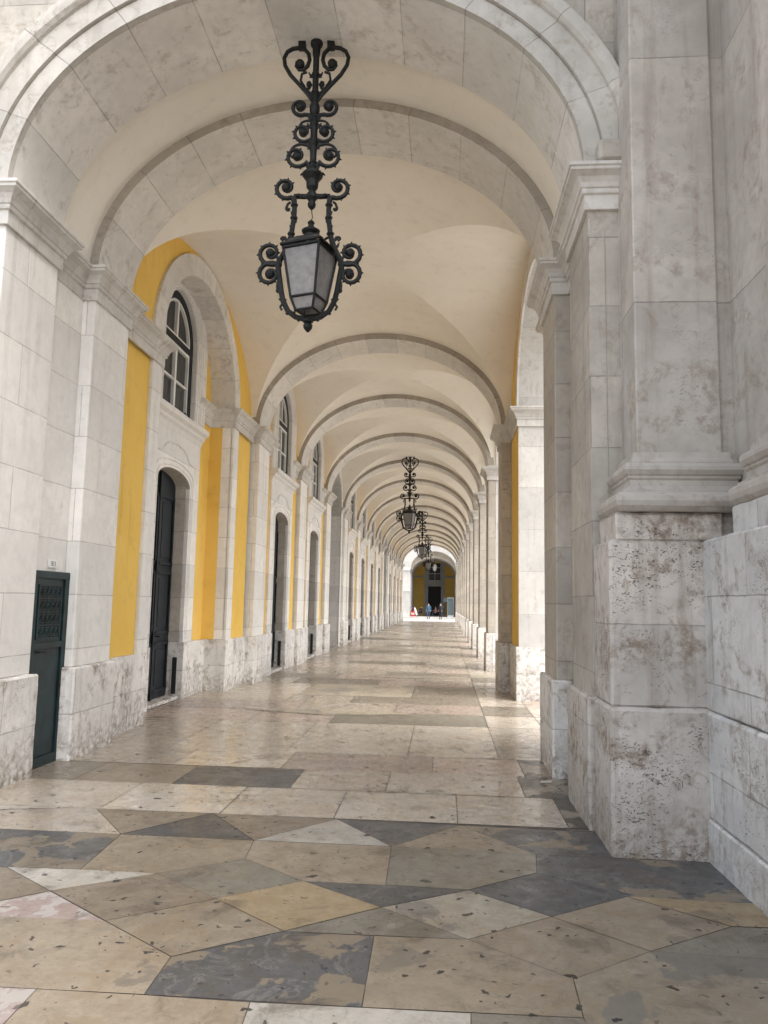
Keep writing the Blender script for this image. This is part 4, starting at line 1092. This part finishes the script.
# folded white and blue cloth / parasol leaning by the table
mb = MB(); cloth = simple('white_cloth', (.65, .66, .70), .9)
mb.tube([(-3.25, 92.7, F0+.15), (-3.4, 92.75, F0+.6), (-3.5, 92.8, F0+1.05)], [.10, .17, .06], cloth, 10)
tag(mb.build('folded_parasol'), 'white folded parasol leaning beside the red box', 'parasol')
# glass totem at the right of the far arch
r = empty('display_totem', (.75, 90.5, F0-.0), 'tall pale glass display stand at the right foot of the far arch', 'display stand')
MB().box(-.35, .35, -.1, .1, 0, .25, simple('totem_base', (.3, .32, .33), .4)).build('base', r, bevel=.01)
fm_ = simple('totem_frame', (.15, .17, .18), .35)
m = MB(); m.box(-.35, -.29, -.1, .1, .25, 2.3, fm_); m.box(.29, .35, -.1, .1, .25, 2.3, fm_); m.box(-.29, .29, -.1, .1, 2.2, 2.3, fm_); m.build('frame', r, bevel=.006)
MB().box(-.29, .29, -.03, .03, .25, 2.2, simple('totem_panel', (.06, .08, .085), .2, bump=0)).build('panel', r)
r = empty('hanging_sign', (.15, 93.1, F0), 'small dark square sign on a post left of the display stand', 'sign')
MB().tube([(0, 0, 0), (0, 0, 2.3)], .03, M['iron'], 8).build('post', r); MB().box(-.2, .25, -.04, -.0, 1.75, 2.25, simple('sign_face', (.06, .075, .08), .4)).build('panel', r, bevel=.01)
# scraps of litter by the right-hand pier
mb = MB(); pp = ground(545, 783); lp = simple('paper_scrap', (.6, .57, .5), .8)
mb.face([(pp[0]-.05, pp[1]-.03, .008), (pp[0]+.05, pp[1]-.04, .012), (pp[0]+.07, pp[1]+.02, .022), (pp[0]-.03, pp[1]+.04, .010)], lp)
tag(mb.build('paper_scrap'), 'crumpled white paper scrap on the floor at the foot of the right pier', 'litter')

# ------------------------------------------------------------------ sky and light
w = bpy.data.worlds.new('World'); sc.world = w; w.use_nodes = True
nt = w.node_tree; bg = nt.nodes['Background']
sky = nt.nodes.new('ShaderNodeTexSky'); sky.sky_type = 'NISHITA'; sky.sun_disc = False
EL, AZ = 52, 118           # sun up on the right, a little behind the viewer
sky.sun_elevation = R(EL); sky.sun_rotation = R(AZ); sky.air_density = 1.0; sky.dust_density = 3.5; sky.ozone_density = 1.0
hs = nt.nodes.new('ShaderNodeHueSaturation'); hs.inputs['Saturation'].default_value = .35; nt.links.new(sky.outputs[0], hs.inputs['Color']); nt.links.new(hs.outputs[0], bg.inputs[0]); bg.inputs[1].default_value = .15
sun = bpy.data.lights.new('sun', 'SUN'); sun.energy = .6; sun.angle = R(45); sun.color = (1, .95, .88)
s = bpy.data.objects.new('sun', sun); C.objects.link(s)
dvec = Vector((math.sin(R(AZ))*math.cos(R(EL)), math.cos(R(AZ))*math.cos(R(EL)), math.sin(R(EL))))
s.rotation_euler = dvec.to_track_quat('Z', 'Y').to_euler()
sc.view_settings.view_transform = 'Standard'; sc.view_settings.look = 'None'; sc.view_settings.gamma = 1
sc.view_settings.exposure = 1.84
sc.render.engine = 'CYCLES'
try:
    sc.cycles.use_denoising = True; sc.cycles.max_bounces = 10; sc.cycles.diffuse_bounces = 6; sc.cycles.sample_clamp_indirect = 6
except Exception: pass
